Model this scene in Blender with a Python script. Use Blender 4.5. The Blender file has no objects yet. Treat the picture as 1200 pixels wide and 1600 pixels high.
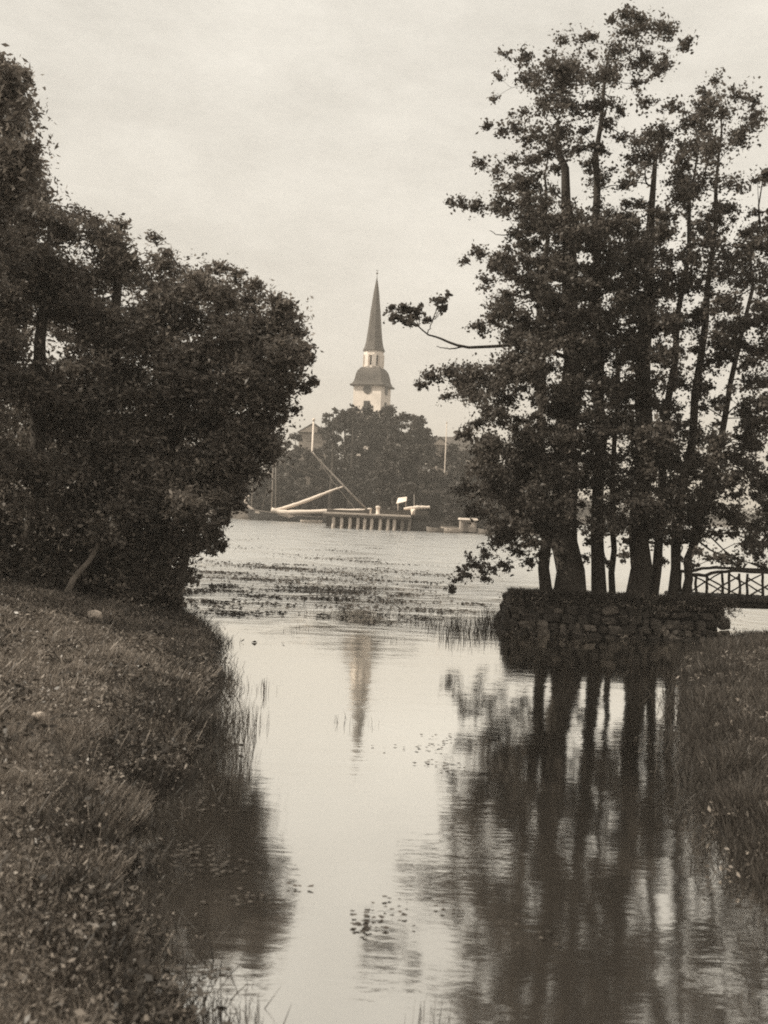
import bpy, math, random
import numpy as np
from mathutils import Vector, Matrix
# ---------------------------------------------------------------- camera, world, sun, exposure
SC = bpy.context.scene
COL = SC.collection
H, F, CX, HZ = 3.0, 1650.0, 600.0, 790.0        # eye height (m), focal length / centre / horizon of the 1200x1600 photo

cam_d = bpy.data.cameras.new('camera')
cam = bpy.data.objects.new('camera', cam_d); COL.objects.link(cam)
cam.location = (0, 0, H); ROLL = math.radians(2.4)                        # the photograph hangs a little to the right
cam.rotation_euler = (math.radians(90), -ROLL, 0)
cam_d.sensor_fit = 'VERTICAL'; cam_d.sensor_height = 36.0; cam_d.sensor_width = 27.0
cam_d.lens = 36.0 * F / 1600.0
cam_d.shift_y = -10.0 / 1600.0
cam_d.clip_start = 0.1; cam_d.clip_end = 20000
cam_d.dof.use_dof = True; cam_d.dof.focus_distance = 40.0; cam_d.dof.aperture_fstop = 2.2
SC.camera = cam

SUN_EL, SUN_AZ = math.radians(42), math.radians(-100)   # azimuth from the view direction (+y), negative = to the west (left)
world = bpy.data.worlds.new('World'); SC.world = world; world.use_nodes = True
wn = world.node_tree; wn.nodes.clear()
def wnode(t, **kw):
    n = wn.nodes.new(t)
    for k, v in kw.items(): setattr(n, k, v)
    return n
sky = wnode('ShaderNodeTexSky', sky_type='NISHITA', sun_disc=False, sun_elevation=SUN_EL, sun_rotation=SUN_AZ,
            dust_density=4.0, air_density=1.0, ozone_density=1.0)
bw = wnode('ShaderNodeRGBToBW')
tc = wnode('ShaderNodeTexCoord')
mp = wnode('ShaderNodeMapping'); mp.inputs['Scale'].default_value = (1.0, 1.0, 2.2)
nz = wnode('ShaderNodeTexNoise'); nz.inputs['Scale'].default_value = 4.6; nz.inputs['Detail'].default_value = 9; nz.inputs['Roughness'].default_value = 0.72
mr = wnode('ShaderNodeMapRange'); mr.inputs[1].default_value = .3; mr.inputs[2].default_value = .7; mr.inputs[3].default_value = 5.1; mr.inputs[4].default_value = 7.2
mixf = wnode('ShaderNodeMix', data_type='FLOAT'); mixf.inputs[0].default_value = 0.80
comb = wnode('ShaderNodeVectorMath', operation='SCALE'); comb.inputs[0].default_value = (1.0, .955, .86)
bg = wnode('ShaderNodeBackground'); bg.inputs['Strength'].default_value = 0.1
wo = wnode('ShaderNodeOutputWorld')
L = wn.links.new
L(sky.outputs[0], bw.inputs[0]); L(tc.outputs['Generated'], mp.inputs[0]); L(mp.outputs[0], nz.inputs['Vector'])
L(nz.outputs[0], mr.inputs[0]); L(bw.outputs[0], mixf.inputs[2]); L(mr.outputs[0], mixf.inputs[3])
L(mixf.outputs[0], comb.inputs['Scale']); L(comb.outputs[0], bg.inputs[0]); L(bg.outputs[0], wo.inputs[0])

sun_d = bpy.data.lights.new('sun', 'SUN'); sun_d.energy = 3.4; sun_d.angle = math.radians(0.8); sun_d.color = (1.0, .93, .8)
sun = bpy.data.objects.new('sun', sun_d); COL.objects.link(sun)
sdir = Vector((math.sin(SUN_AZ)*math.cos(SUN_EL), math.cos(SUN_AZ)*math.cos(SUN_EL), math.sin(SUN_EL)))
sun.rotation_euler = sdir.to_track_quat('Z', 'Y').to_euler()
SC.view_settings.view_transform = 'Standard'
SC.view_settings.look = 'None'; SC.view_settings.gamma = 1.0; SC.view_settings.use_curve_mapping = False
SC.view_settings.exposure = 0.62
SC.render.engine = 'CYCLES'
SC.cycles.max_bounces = 8; SC.cycles.diffuse_bounces = 3; SC.cycles.glossy_bounces = 3; SC.cycles.transmission_bounces = 3
SC.cycles.volume_bounces = 0; SC.cycles.use_denoising = False
SC.cycles.filter_width = 1.9
SC.cycles.caustics_reflective = False; SC.cycles.caustics_refractive = False

# ---------------------------------------------------------------- helpers
def unroll(px, py):
    """photo pixel -> offsets from the eye axis, level with the horizon"""
    dx, dy = px-CX, py-HZ
    return dx*math.cos(ROLL)+dy*math.sin(ROLL), dy*math.cos(ROLL)-dx*math.sin(ROLL)
def DW(px, py):
    """how far away the water surface is at a photo pixel"""
    return H*F/unroll(px, py)[1]
def W(px, py):
    d = DW(px, py); return (d, P(px, py, d)[0])
def P(px, py, d):
    """the point at distance d seen at photo pixel (px, py)"""
    u, v = unroll(px, py)
    return np.array([u/F*d, d, H-v/F*d])

rng = np.random.default_rng(7)
random.seed(7)

def tag(o, label=None, cat=None, group=None, kind=None):
    if label: o['label'] = label
    if cat: o['category'] = cat
    if group: o['group'] = group
    if kind: o['kind'] = kind
    return o

def empty(name, loc, label, cat, group=None, rz=0.0):
    o = bpy.data.objects.new(name, None); COL.objects.link(o)
    o.location = loc; o.rotation_euler = (0, 0, rz); o.empty_display_size = .2
    return tag(o, label, cat, group)

def link(name, me, mat, parent=None, keep=True):
    """link a mesh; its coordinates are world ones and get moved into the parent's frame unless keep is False"""
    o = bpy.data.objects.new(name, me); COL.objects.link(o)
    if mat is not None and not me.materials: me.materials.append(mat)
    if parent is not None:
        o.parent = parent
        if keep:
            m = Matrix.Translation(parent.location) @ parent.rotation_euler.to_matrix().to_4x4()
            p = parent.parent
            while p is not None:
                m = (Matrix.Translation(p.location) @ p.rotation_euler.to_matrix().to_4x4()) @ m
                p = p.parent
            o.matrix_parent_inverse = m.inverted()
    return o

def mesh_np(name, V, Q, smooth=False):
    """V (n,3), Q (m,k) faces all of k corners"""
    V = np.asarray(V, dtype=np.float32); Q = np.asarray(Q, dtype=np.int32)
    me = bpy.data.meshes.new(name)
    k = Q.shape[1]
    me.vertices.add(len(V)); me.vertices.foreach_set('co', V.ravel())
    me.loops.add(Q.size); me.loops.foreach_set('vertex_index', Q.ravel())
    me.polygons.add(len(Q)); me.polygons.foreach_set('loop_start', np.arange(0, Q.size, k, dtype=np.int32))
    try: me.polygons.foreach_set('loop_total', np.full(len(Q), k, dtype=np.int32))
    except Exception: pass
    if smooth: me.polygons.foreach_set('use_smooth', np.ones(len(Q), dtype=bool))
    me.update(); me.validate()
    return me

class MB:
    """collects pieces of ONE object"""
    def __init__(s): s.V = []; s.Fc = []; s.n = 0
    def add(s, V, Fc):
        V = [tuple(map(float, v)) for v in V]
        s.V += V; s.Fc += [tuple(i+s.n for i in f) for f in Fc]; s.n += len(V); return s
    def box(s, c, size, rz=0.0, taper=1.0):
        x, y, z = size[0]/2, size[1]/2, size[2]/2
        cs, sn = math.cos(rz), math.sin(rz)
        vs = []
        for (a, b, e) in ((-1,-1,-1),(1,-1,-1),(1,1,-1),(-1,1,-1),(-1,-1,1),(1,-1,1),(1,1,1),(-1,1,1)):
            t = taper if e > 0 else 1.0
            X, Y = a*x*t, b*y*t
            vs.append((c[0]+X*cs-Y*sn, c[1]+X*sn+Y*cs, c[2]+e*z))
        return s.add(vs, [(0,3,2,1),(4,5,6,7),(0,1,5,4),(1,2,6,5),(2,3,7,6),(3,0,4,7)])
    def tube(s, pts, rad, n=8, cap=True):
        V, Q = tube_arrays(pts, rad, n)
        k = s.n
        s.add(V, Q)
        if cap:
            s.Fc.append(tuple(k+i for i in range(n-1, -1, -1)))
            s.Fc.append(tuple(k+len(V)-n+i for i in range(n)))
        return s
    def lathe(s, c, prof, n=8, rot=0.0, sq=False):
        k0 = s.n; V = []; Fc = []
        for (r, z) in prof:
            for i in range(n):
                a = rot+2*math.pi*(i+.5)/n
                V.append((c[0]+r*math.cos(a), c[1]+r*math.sin(a), c[2]+z))
        for j in range(len(prof)-1):
            for i in range(n):
                a, b = j*n+i, j*n+(i+1) % n
                Fc.append((a, b, b+n, a+n))
        Fc.append(tuple(range(n-1, -1, -1))); Fc.append(tuple((len(prof)-1)*n+i for i in range(n)))
        return s.add(V, Fc)
    def build(s, name, mat, parent=None, smooth=False):
        me = bpy.data.meshes.new(name); me.from_pydata(s.V, [], s.Fc); me.update()
        if smooth: me.polygons.foreach_set('use_smooth', [True]*len(me.polygons))
        return link(name, me, mat, parent)

def tube_arrays(pts, rad, n=6):
    P_ = np.asarray(pts, float); m = len(P_)
    R = np.broadcast_to(np.asarray(rad, float), (m,))
    T = np.gradient(P_, axis=0); T /= np.linalg.norm(T, axis=1)[:, None]+1e-9
    ref = np.array([1.0, 0, 0]) if abs(T.mean(0)[2]) > .6 else np.array([0, 0, 1.0])
    U = np.cross(T, ref); U /= np.linalg.norm(U, axis=1)[:, None]+1e-9
    W = np.cross(T, U)
    a = np.arange(n)*2*np.pi/n
    V = P_[:, None, :]+R[:, None, None]*(np.cos(a)[None, :, None]*U[:, None, :]+np.sin(a)[None, :, None]*W[:, None, :])
    j, i = np.meshgrid(np.arange(m-1), np.arange(n), indexing='ij')
    a0 = j*n+i; b0 = j*n+(i+1) % n
    Q = np.stack([a0, b0, b0+n, a0+n], -1).reshape(-1, 4)
    return V.reshape(-1, 3), Q

def smooth_path(ctrl, m=14, wob=0.0, seed=0):
    """Catmull-Rom through control points"""
    c = np.asarray(ctrl, float)
    c = np.vstack([2*c[0]-c[1], c, 2*c[-1]-c[-2]])
    k = len(c)-3
    t = np.linspace(0, k-1e-6, m); i = t.astype(int); u = (t-i)[:, None]
    p0, p1, p2, p3 = c[i], c[i+1], c[i+2], c[i+3]
    o = .5*((2*p1)+(-p0+p2)*u+(2*p0-5*p1+4*p2-p3)*u*u+(-p0+3*p1-3*p2+p3)*u**3)
    if wob:
        r = np.random.default_rng(seed); w = r.normal(0, wob, o.shape); w[0] = 0; w[-1] = 0; o = o+w
    return o

def in_poly(pts, poly):
    x, y = pts[:, 0], pts[:, 1]; ins = np.zeros(len(pts), bool); n = len(poly)
    for i in range(n):
        x1, y1 = poly[i]; x2, y2 = poly[(i+1) % n]
        c = ((y1 > y) != (y2 > y)) & (x < (x2-x1)*(y-y1)/((y2-y1) or 1e-9)+x1)
        ins ^= c
    return ins

# ---------------------------------------------------------------- materials (a warm monochrome place)
def S(v, w=1.0):
    return (v, v*(1-.145*w), v*(1-.275*w), 1)

def mat(name, v, rough=.8, var=.25, scale=6.0, spec=.3, bump=0.0, bscale=30.0, detail=6.0, w=1.0, v2=None, stretch=None):
    m = bpy.data.materials.new(name); m.use_nodes = True; nt = m.node_tree; b = nt.nodes['Principled BSDF']
    t = nt.nodes.new('ShaderNodeTexCoord'); n = nt.nodes.new('ShaderNodeTexNoise'); r = nt.nodes.new('ShaderNodeValToRGB')
    n.inputs['Scale'].default_value = scale; n.inputs['Detail'].default_value = detail; n.inputs['Roughness'].default_value = .6
    src = t.outputs['Object']
    if stretch:
        mpn = nt.nodes.new('ShaderNodeMapping'); mpn.inputs['Scale'].default_value = stretch
        nt.links.new(src, mpn.inputs[0]); src = mpn.outputs[0]
    nt.links.new(src, n.inputs['Vector']); nt.links.new(n.outputs[0], r.inputs[0])
    r.color_ramp.elements[0].position = .3; r.color_ramp.elements[1].position = .7
    r.color_ramp.elements[0].color = S(v*(1-var), w); r.color_ramp.elements[1].color = S(v2 if v2 else v*(1+var), w)
    nt.links.new(r.outputs[0], b.inputs['Base Color'])
    b.inputs['Roughness'].default_value = rough; b.inputs['Specular IOR Level'].default_value = spec
    if bump:
        n2 = nt.nodes.new('ShaderNodeTexNoise'); n2.inputs['Scale'].default_value = bscale; n2.inputs['Detail'].default_value = 5
        bp = nt.nodes.new('ShaderNodeBump'); bp.inputs['Strength'].default_value = bump; bp.inputs['Distance'].default_value = .05
        nt.links.new(src, n2.inputs['Vector']); nt.links.new(n2.outputs[0], bp.inputs['Height']); nt.links.new(bp.outputs[0], b.inputs['Normal'])
    return m

def leaf_mat(name, lo, hi, trans=.35, gloss=.25, rough=.45):
    m = bpy.data.materials.new(name); m.use_nodes = True; nt = m.node_tree; b = nt.nodes['Principled BSDF']
    g = nt.nodes.new('ShaderNodeNewGeometry'); r = nt.nodes.new('ShaderNodeValToRGB')
    r.color_ramp.elements[0].color = S(lo); r.color_ramp.elements[1].color = S(hi)
    nt.links.new(g.outputs['Random Per Island'], r.inputs[0])
    nt.links.new(r.outputs[0], b.inputs['Base Color'])
    b.inputs['Roughness'].default_value = rough; b.inputs['Specular IOR Level'].default_value = gloss
    tr = nt.nodes.new('ShaderNodeBsdfTranslucent'); mx = nt.nodes.new('ShaderNodeMixShader'); mx.inputs[0].default_value = trans
    nt.links.new(r.outputs[0], tr.inputs[0])
    out = nt.nodes['Material Output']
    nt.links.new(b.outputs[0], mx.inputs[1]); nt.links.new(tr.outputs[0], mx.inputs[2]); nt.links.new(mx.outputs[0], out.inputs['Surface'])
    return m

M = {}
M['alder_leaf'] = leaf_mat('alder_leaf', .075, .16, .36)
M['willow_leaf'] = leaf_mat('willow_leaf', .105, .26, .34)
M['far_leaf'] = leaf_mat('far_leaf', .05, .10, .25)
M['far_leaf_pale'] = leaf_mat('far_leaf_pale', .07, .13, .25)
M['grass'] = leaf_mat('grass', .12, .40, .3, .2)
M['weed'] = leaf_mat('weed', .11, .34, .25, .3, .4)
M['grass_painted_shade'] = leaf_mat('grass_painted_shade', .05, .15, .3, .2)  # darker copy of the grass; the right bank's shade is put into its colour
M['reed'] = leaf_mat('reed', .05, .12, .25)
M['sedge'] = leaf_mat('sedge', .035, .08, .2, .15)  # dark tone paints slope shade on the fringe; also colours coarse weed leaves
M['pad'] = leaf_mat('pad', .05, .11, .1, .15, .6)
M['bark'] = mat('bark', .07, .9, .4, 5, .15, .6, 18, stretch=(3, 3, .6))
M['bark_pale'] = mat('bark_pale', .2, .85, .4, 4, .2, .5, 15, stretch=(2, 2, .8))
M['soil'] = mat('soil', .075, .95, .35, 1.6, .15, .7, 9)
M['lake_bed'] = mat('lake_bed', .04, .95, .3, .2, .1)
M['stone'] = mat('stone', .2, .85, .4, 5, .25, .5, 25)
M['stone_dark'] = mat('stone_dark', .065, .85, .4, 5, .25, .5, 25)
M['stone_mid'] = mat('stone_mid', .10, .85, .4, 6, .25, .5, 25)
M['stone_pale'] = mat('stone_pale', .55, .8, .2, 8, .25, .3, 25)
M['mortar'] = mat('mortar', .05, .95, .3, 8, .1, .4, 20)
M['log'] = mat('log', .06, .85, .35, 8, .2, .5, 25)
M['timber'] = mat('timber', .17, .85, .3, 4, .2, .2, 20, stretch=(1, 6, 6))
M['timber_dark'] = mat('timber_dark', .06, .85, .3, 4, .2)
M['pile'] = mat('pile', .62, .8, .25, 6, .2, v2=.75)
M['white'] = mat('white_paint', .78, .55, .06, 3, .4)
M['canvas'] = mat('canvas', .80, .85, .08, 4, .2, .3, 6)
M['hull'] = mat('hull', .03, .4, .2, 2, .5)
M['hull_grey'] = mat('hull_grey', .25, .5, .2, 2, .4)
M['deck'] = mat('deck', .5, .7, .2, 4, .3)
M['mast'] = mat('mast', .26, .5, .2, 3, .4)
M['plaster'] = mat('plaster', .80, .85, .14, .5, .2, w=.8)
M['plaster_grey'] = mat('plaster_grey', .40, .85, .1, .6, .2)
M['shingle'] = mat('shingle', .075, .75, .25, .5, .3, .25, 3, v2=.11)
M['roof_dark'] = mat('roof_dark', .09, .8, .3, 2, .3)
M['dark'] = mat('dark_opening', .025, .6, .2, 2, .3)
M['clock'] = mat('clock', .05, .5, .2, 1, .4)
M['gilt'] = mat('gilt', .5, .4, .1, 1, .5)

# ---------------------------------------------------------------- water
def water_mat():
    m = bpy.data.materials.new('water'); m.use_nodes = True; nt = m.node_tree; nt.nodes.clear()
    N = nt.nodes.new; Lk = nt.links.new
    g = N('ShaderNodeNewGeometry'); sep = N('ShaderNodeSeparateXYZ'); Lk(g.outputs['Position'], sep.inputs[0])
    mp1 = N('ShaderNodeMapping'); mp1.inputs['Scale'].default_value = (.55, 1.5, 1); Lk(g.outputs['Position'], mp1.inputs[0])
    n1 = N('ShaderNodeTexNoise'); n1.inputs['Scale'].default_value = 1.3; n1.inputs['Detail'].default_value = 3; Lk(mp1.outputs[0], n1.inputs['Vector'])
    mp2 = N('ShaderNodeMapping'); mp2.inputs['Scale'].default_value = (1.0, 2.2, 1); Lk(g.outputs['Position'], mp2.inputs[0])
    n2 = N('ShaderNodeTexNoise'); n2.inputs['Scale'].default_value = 5.0; n2.inputs['Detail'].default_value = 3; Lk(mp2.outputs[0], n2.inputs['Vector'])
    # the open lake beyond the inlet catches the breeze; the sheltered inlet is nearly still
    far = N('ShaderNodeMapRange'); far.inputs[1].default_value = 23; far.inputs[2].default_value = 45; far.inputs[3].default_value = .10; far.inputs[4].default_value = 4.0
    Lk(sep.outputs['Y'], far.inputs[0])
    ad = N('ShaderNodeMath'); ad.operation = 'MULTIPLY_ADD'; ad.inputs[1].default_value = .35; Lk(n2.outputs[0], ad.inputs[0]); Lk(n1.outputs[0], ad.inputs[2])
    mp3 = N('ShaderNodeMapping'); mp3.inputs['Scale'].default_value = (.35, .30, 1); Lk(g.outputs['Position'], mp3.inputs[0])
    n3 = N('ShaderNodeTexNoise'); n3.inputs['Scale'].default_value = 1.0; n3.inputs['Detail'].default_value = 3; Lk(mp3.outputs[0], n3.inputs['Vector'])
    calm = N('ShaderNodeMapRange'); calm.inputs[1].default_value = .36; calm.inputs[2].default_value = .66; calm.inputs[3].default_value = .15; calm.inputs[4].default_value = 1.5; Lk(n3.outputs[0], calm.inputs[0])
    fc = N('ShaderNodeMath'); fc.operation = 'MULTIPLY'; Lk(far.outputs[0], fc.inputs[0]); Lk(calm.outputs[0], fc.inputs[1])
    hm = N('ShaderNodeMath'); hm.operation = 'MULTIPLY'; Lk(ad.outputs[0], hm.inputs[0]); Lk(fc.outputs[0], hm.inputs[1])
    bp = N('ShaderNodeBump'); bp.inputs['Strength'].default_value = 1.0; bp.inputs['Distance'].default_value = .05; Lk(hm.outputs[0], bp.inputs['Height'])
    gl = N('ShaderNodeBsdfGlossy'); rg_ = N('ShaderNodeMapRange'); rg_.inputs[1].default_value = 24; rg_.inputs[2].default_value = 55; rg_.inputs[3].default_value = .06; rg_.inputs[4].default_value = .24; Lk(sep.outputs['Y'], rg_.inputs[0]); Lk(rg_.outputs[0], gl.inputs['Roughness']); gl.inputs['Color'].default_value = (1.0, .985, .95, 1)
    df = N('ShaderNodeBsdfDiffuse'); df.inputs['Color'].default_value = S(.07)
    fr = N('ShaderNodeFresnel'); fr.inputs['IOR'].default_value = 1.8
    fm = N('ShaderNodeMapRange'); fm.inputs[1].default_value = 0.08; fm.inputs[2].default_value = .35; fm.inputs[3].default_value = .58; fm.inputs[4].default_value = .97
    Lk(fr.outputs[0], fm.inputs[0])
    for s_ in (gl, df): Lk(bp.outputs[0], s_.inputs['Normal'])
    mx = N('ShaderNodeMixShader'); Lk(fm.outputs[0], mx.inputs[0]); Lk(df.outputs[0], mx.inputs[1]); Lk(gl.outputs[0], mx.inputs[2])
    out = N('ShaderNodeOutputMaterial'); Lk(mx.outputs[0], out.inputs['Surface'])
    return m
M['water'] = water_mat()
def sheet(name, x0, x1, y0, y1, z, mt):
    me = mesh_np(name, [(x0, y0, z), (x1, y0, z), (x1, y1, z), (x0, y1, z)], [(0, 1, 2, 3)])
    return tag(link(name, me, mt), kind='structure')
sheet('lake_bed', -5000, 5000, -3000, 7000, -1.6, M['lake_bed'])
sheet('water', -2500, 2500, -300, 4500, 0.0, M['water'])

# ---------------------------------------------------------------- terrain
def vnoise(x, y, seed=0):
    """cheap smooth value noise"""
    x = np.asarray(x, float); y = np.asarray(y, float)
    xi = np.floor(x).astype(int); yi = np.floor(y).astype(int); fx = x-xi; fy = y-yi
    fx = fx*fx*(3-2*fx); fy = fy*fy*(3-2*fy)
    def h(a, b):
        n = (a*374761393+b*668265263+seed*974711) & 0x7fffffff
        n = ((n ^ (n >> 13))*1274126177) & 0x7fffffff
        return ((n ^ (n >> 16)) & 0xffff)/65535.0
    return (h(xi, yi)*(1-fx)+h(xi+1, yi)*fx)*(1-fy)+(h(xi, yi+1)*(1-fx)+h(xi+1, yi+1)*fx)*fy

LB = np.array([(-40, -2), (-8, -.6), (3, -.5)]+[W(*p) for p in ((320,1600),(250,1540),(175,1420),(180,1320),(235,1250),(300,1190),(322,1150),(318,1060),(312,1000),(285,965),(258,945))]
              +[(28.5, -6.4), (33, -7.6), (40, -11), (60, -21), (90, -41), (200, -120)], float)
def left_edge(y):
    return np.interp(y, LB[:, 0], LB[:, 1])+.22*(vnoise(y*.9, 3.3, 5)-.5)+.10*(vnoise(y*3.1, 7.3, 6)-.5)
def left_z(x, y):
    s = left_edge(y)-x
    z = np.where(s > 0, .14*(1-np.exp(-s/.2))+.17*np.minimum(s, 4.0)+.035*np.maximum(s-4.0, 0), .5*s)
    z = z+np.clip(s, 0, 1)*(.16*(vnoise(x*.7, y*.7, 1)-.5)+.10*(vnoise(x*2.1, y*2.1, 2)-.5)+.05*(vnoise(x*5.1, y*5.1, 3)-.5))
    return np.maximum(z, -1.0)
RB = np.array([(-40, 3), (-8, 2.6), (4, 2.5)]+[W(*p) for p in ((1250,1500),(1190,1400),(1130,1300),(1080,1200),(1075,1100),(1090,1040))]
              +[(25.4, 8.0), (26.1, 8.75), (26.8, 9.2), (27.5, 9.9), (29, 12), (33, 18), (60, 40)], float)
def right_edge(y):
    return np.interp(y, RB[:, 0], RB[:, 1])+.22*(vnoise(y*.9, 13.3, 8)-.5)+.10*(vnoise(y*3.1, 7.3, 9)-.5)
def right_z(x, y):
    s = x-right_edge(y)
    z = np.where(s > 0, .10*(1-np.exp(-s/.25))+.15*np.minimum(s, 3.0)+.05*np.maximum(s-3, 0), .5*s)
    z = z+np.clip(s, 0, 1)*(.14*(vnoise(x*.7, y*.7, 11)-.5)+.08*(vnoise(x*2.1, y*2.1, 12)-.5))
    return np.maximum(z, -1.0)
def land(name, side, y0, y1, ny, width, nx):
    ys = np.linspace(y0, y1, ny); ss = np.concatenate([[-1.5, -.7, -.25, -.08], np.linspace(0, 1, nx)**2.2*width])
    Y, Sg = np.meshgrid(ys, ss, indexing='ij')
    X = left_edge(Y)-Sg if side < 0 else right_edge(Y)+Sg
    Z = left_z(X, Y) if side < 0 else right_z(X, Y)
    n, m = Y.shape
    j, i = np.meshgrid(np.arange(n-1), np.arange(m-1), indexing='ij')
    a = j*m+i
    Q = np.stack([a, a+1, a+1+m, a+m], -1).reshape(-1, 4)
    if side < 0: Q = Q[:, ::-1]
    V = np.stack([X, Y, Z], -1).reshape(-1, 3)
    return tag(link(name, mesh_np(name, V, Q[:, ::-1], True), M['soil']), kind='structure')
land('left_bank', -1, -30, 90, 420, 60, 60)
land('right_bank', 1, -30, 30, 240, 40, 50)

def shore(x):
    x = np.asarray(x, float)
    return 129.0+np.interp(x, [-400, -60, -2.0, 1.5, 13, 22, 45, 90, 400], [25, 36, 36, 8, 2, 8, 120, 300, 420])+1.2*(vnoise(x*.12, .5, 21)-.5)
def far_z(x, y):
    s = y-shore(x)
    hill = 9.0*np.exp(-((x+4)/55.0)**2)*np.clip((s-12)/70.0, 0, 1)
    return np.where(s > 0, .5*(1-np.exp(-s/1.0))+.02*np.minimum(s, 200)+hill, .4*s)+.3*np.clip(s, 0, 1)*(vnoise(x*.1, y*.1, 31)-.5)
xs = np.concatenate([np.linspace(-900, -130, 14), np.linspace(-120, 120, 121), np.linspace(130, 900, 30)])
ss = np.concatenate([[-4, -1, 0, .5, 1, 2, 4, 8], np.linspace(14, 120, 18), np.linspace(160, 2500, 14)])
Xg, Sg = np.meshgrid(xs, ss, indexing='ij'); Yg = shore(Xg)+Sg; Zg = np.maximum(far_z(Xg, Yg), -1.5)
n_, m_ = Xg.shape
jj, ii = np.meshgrid(np.arange(n_-1), np.arange(m_-1), indexing='ij'); aa = jj*m_+ii
M['far_ground'] = mat('far_ground', .12, .95, .3, .3, .15)
tag(link('far_shore', mesh_np('far_shore', np.stack([Xg, Yg, Zg], -1).reshape(-1, 3), np.stack([aa, aa+m_, aa+m_+1, aa+1], -1).reshape(-1, 4), True), M['far_ground']), kind='structure')

# ---------------------------------------------------------------- stone quay with its island of earth
QY, QX0, QX1, QZ = 25.7, 3.0, 8.5, 1.0
def quay_front(x):            # the face bows a little towards the inlet
    return QY+.10*np.sin((x-QX0)*1.1)
quay = empty('stone_quay', (5.2, QY+.8, 0), 'low dark quay of rough fieldstones carrying the row of alder trunks', 'quay wall')
b = MB()
b.add([(QX0+.12, QY+.25, -1.2), (QX1, QY+.25, -1.2), (QX1+.1, QY+2.6, -1.2), (QX0+.3, QY+2.2, -1.2),
       (QX0+.38, QY+.30, QZ-.10), (QX1-.25, QY+.30, QZ-.10), (QX1-.1, QY+1.7, QZ-.06), (QX0+.5, QY+1.5, QZ-.06)],
      [(0,3,2,1),(4,5,6,7),(0,1,5,4),(1,2,6,5),(2,3,7,6),(3,0,4,7)])
b.build('core', M['mortar'], quay)
def stone_mesh(seed):
    """a rough, angular fieldstone of unit size"""
    r = np.random.default_rng(seed); n, rings = 9, [(.66, -.5), (.95, -.30), (1, .18), (.74, .5)]
    ph = r.uniform(0, 6.28); V = []
    for k, (s, z) in enumerate(rings):
        ox, oy = r.uniform(-.05, .05, 2)
        for i in range(n):
            a = 2*math.pi*(i+.5)/n+r.uniform(-.2, .2)
            c, sn = math.cos(a), math.sin(a)
            q = max(abs(c), abs(sn))
            sup = .5*s*(1/q)**.8*r.uniform(.84, 1.08)
            V.append((c*sup+ox, sn*sup+oy, z*r.uniform(.8, 1.15)+.07*math.sin(a+ph)))
    Fc = [tuple(range(n-1, -1, -1)), tuple(range(n*3, n*4))]
    for j in range(3):
        for i in range(n): Fc.append((j*n+i, j*n+(i+1) % n, j*n+n+(i+1) % n, j*n+n+i))
    me = bpy.data.meshes.new('stone'); me.from_pydata(V, [], Fc); me.update()
    return me
SM = {}
for mt in ('stone', 'stone_dark', 'stone_mid'):
    SM[mt] = []
    for k in range(5):
        me = stone_mesh(100+k); me.materials.append(M[mt]); SM[mt].append(me)
def put_stone(me, loc, size, rot):
    o = bpy.data.objects.new('stone', me); COL.objects.link(o); o.parent = quay
    o.location = Vector(loc)-quay.location; o.scale = size; o.rotation_euler = rot
    return o
zc = -.14; row = 0
while zc < QZ-.16:
    hgt = [.27, .21, .25, .19, .22, .18][row % 6]
    inset = .02+.05*row
    xx = QX0+.03*row*row*.6+random.uniform(-.05, .1)
    while xx < QX1-.02*row:
        w = random.choice([.16, .2, .26, .34, .46])*random.uniform(.85, 1.15)
        hh = hgt*random.uniform(.72, 1.28)
        kind = random.choices(['stone_dark', 'stone_mid', 'stone'], [.6, .3, .10 if row != 1 else .35])[0]
        put_stone(random.choice(SM[kind]), (xx+w/2, float(quay_front(xx+w/2))+.16+inset+random.uniform(-.05, .05), zc+hgt/2+random.uniform(-.035, .035)+.03*math.sin(xx*2.1+row)),
                  (w*1.04, .46, hh*1.04), (random.uniform(-.16, .16), random.uniform(-.14, .14), random.uniform(-.18, .18)))
        xx += w+.008
    zc += hgt*.9; row += 1
for k in range(4):            # return of the quay towards the lake at its open end
    for q in range(4):
        zz = -.02+q*.25
        put_stone(random.choice(SM['stone_dark']), (QX0+.18+.07*q, QY+.55+k*.42, zz), (.44, .42, .27), (0, 0, 1.4+random.uniform(-.1, .1)))
# earth on top
me_ = MB()
gx = np.linspace(QX0+.22, QX1+.0, 26); gy = np.linspace(QY+.12, QY+2.3, 9)
Vq = []
for y in gy:
    for x in gx:
        e = min((x-gx[0])/.5, (gx[-1]-x)/.35, (y-gy[0])/.25, 1.0)
        back = max(0, (y-(QY+1.45))/.85)
        Vq.append((x, y, QZ-.10+.08*min(1, max(e, 0))+.16*(vnoise(x*1.6, y*1.6, 41)-.5)+.06*(vnoise(x*5, y*5, 42)-.5)-back*back*1.2))
nx_ = len(gx)
Fq = [(j*nx_+i, j*nx_+i+1, (j+1)*nx_+i+1, (j+1)*nx_+i) for j in range(len(gy)-1) for i in range(nx_-1)]
me_.add(Vq, Fq); me_.build('earth_top', M['soil'], quay, True)

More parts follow.
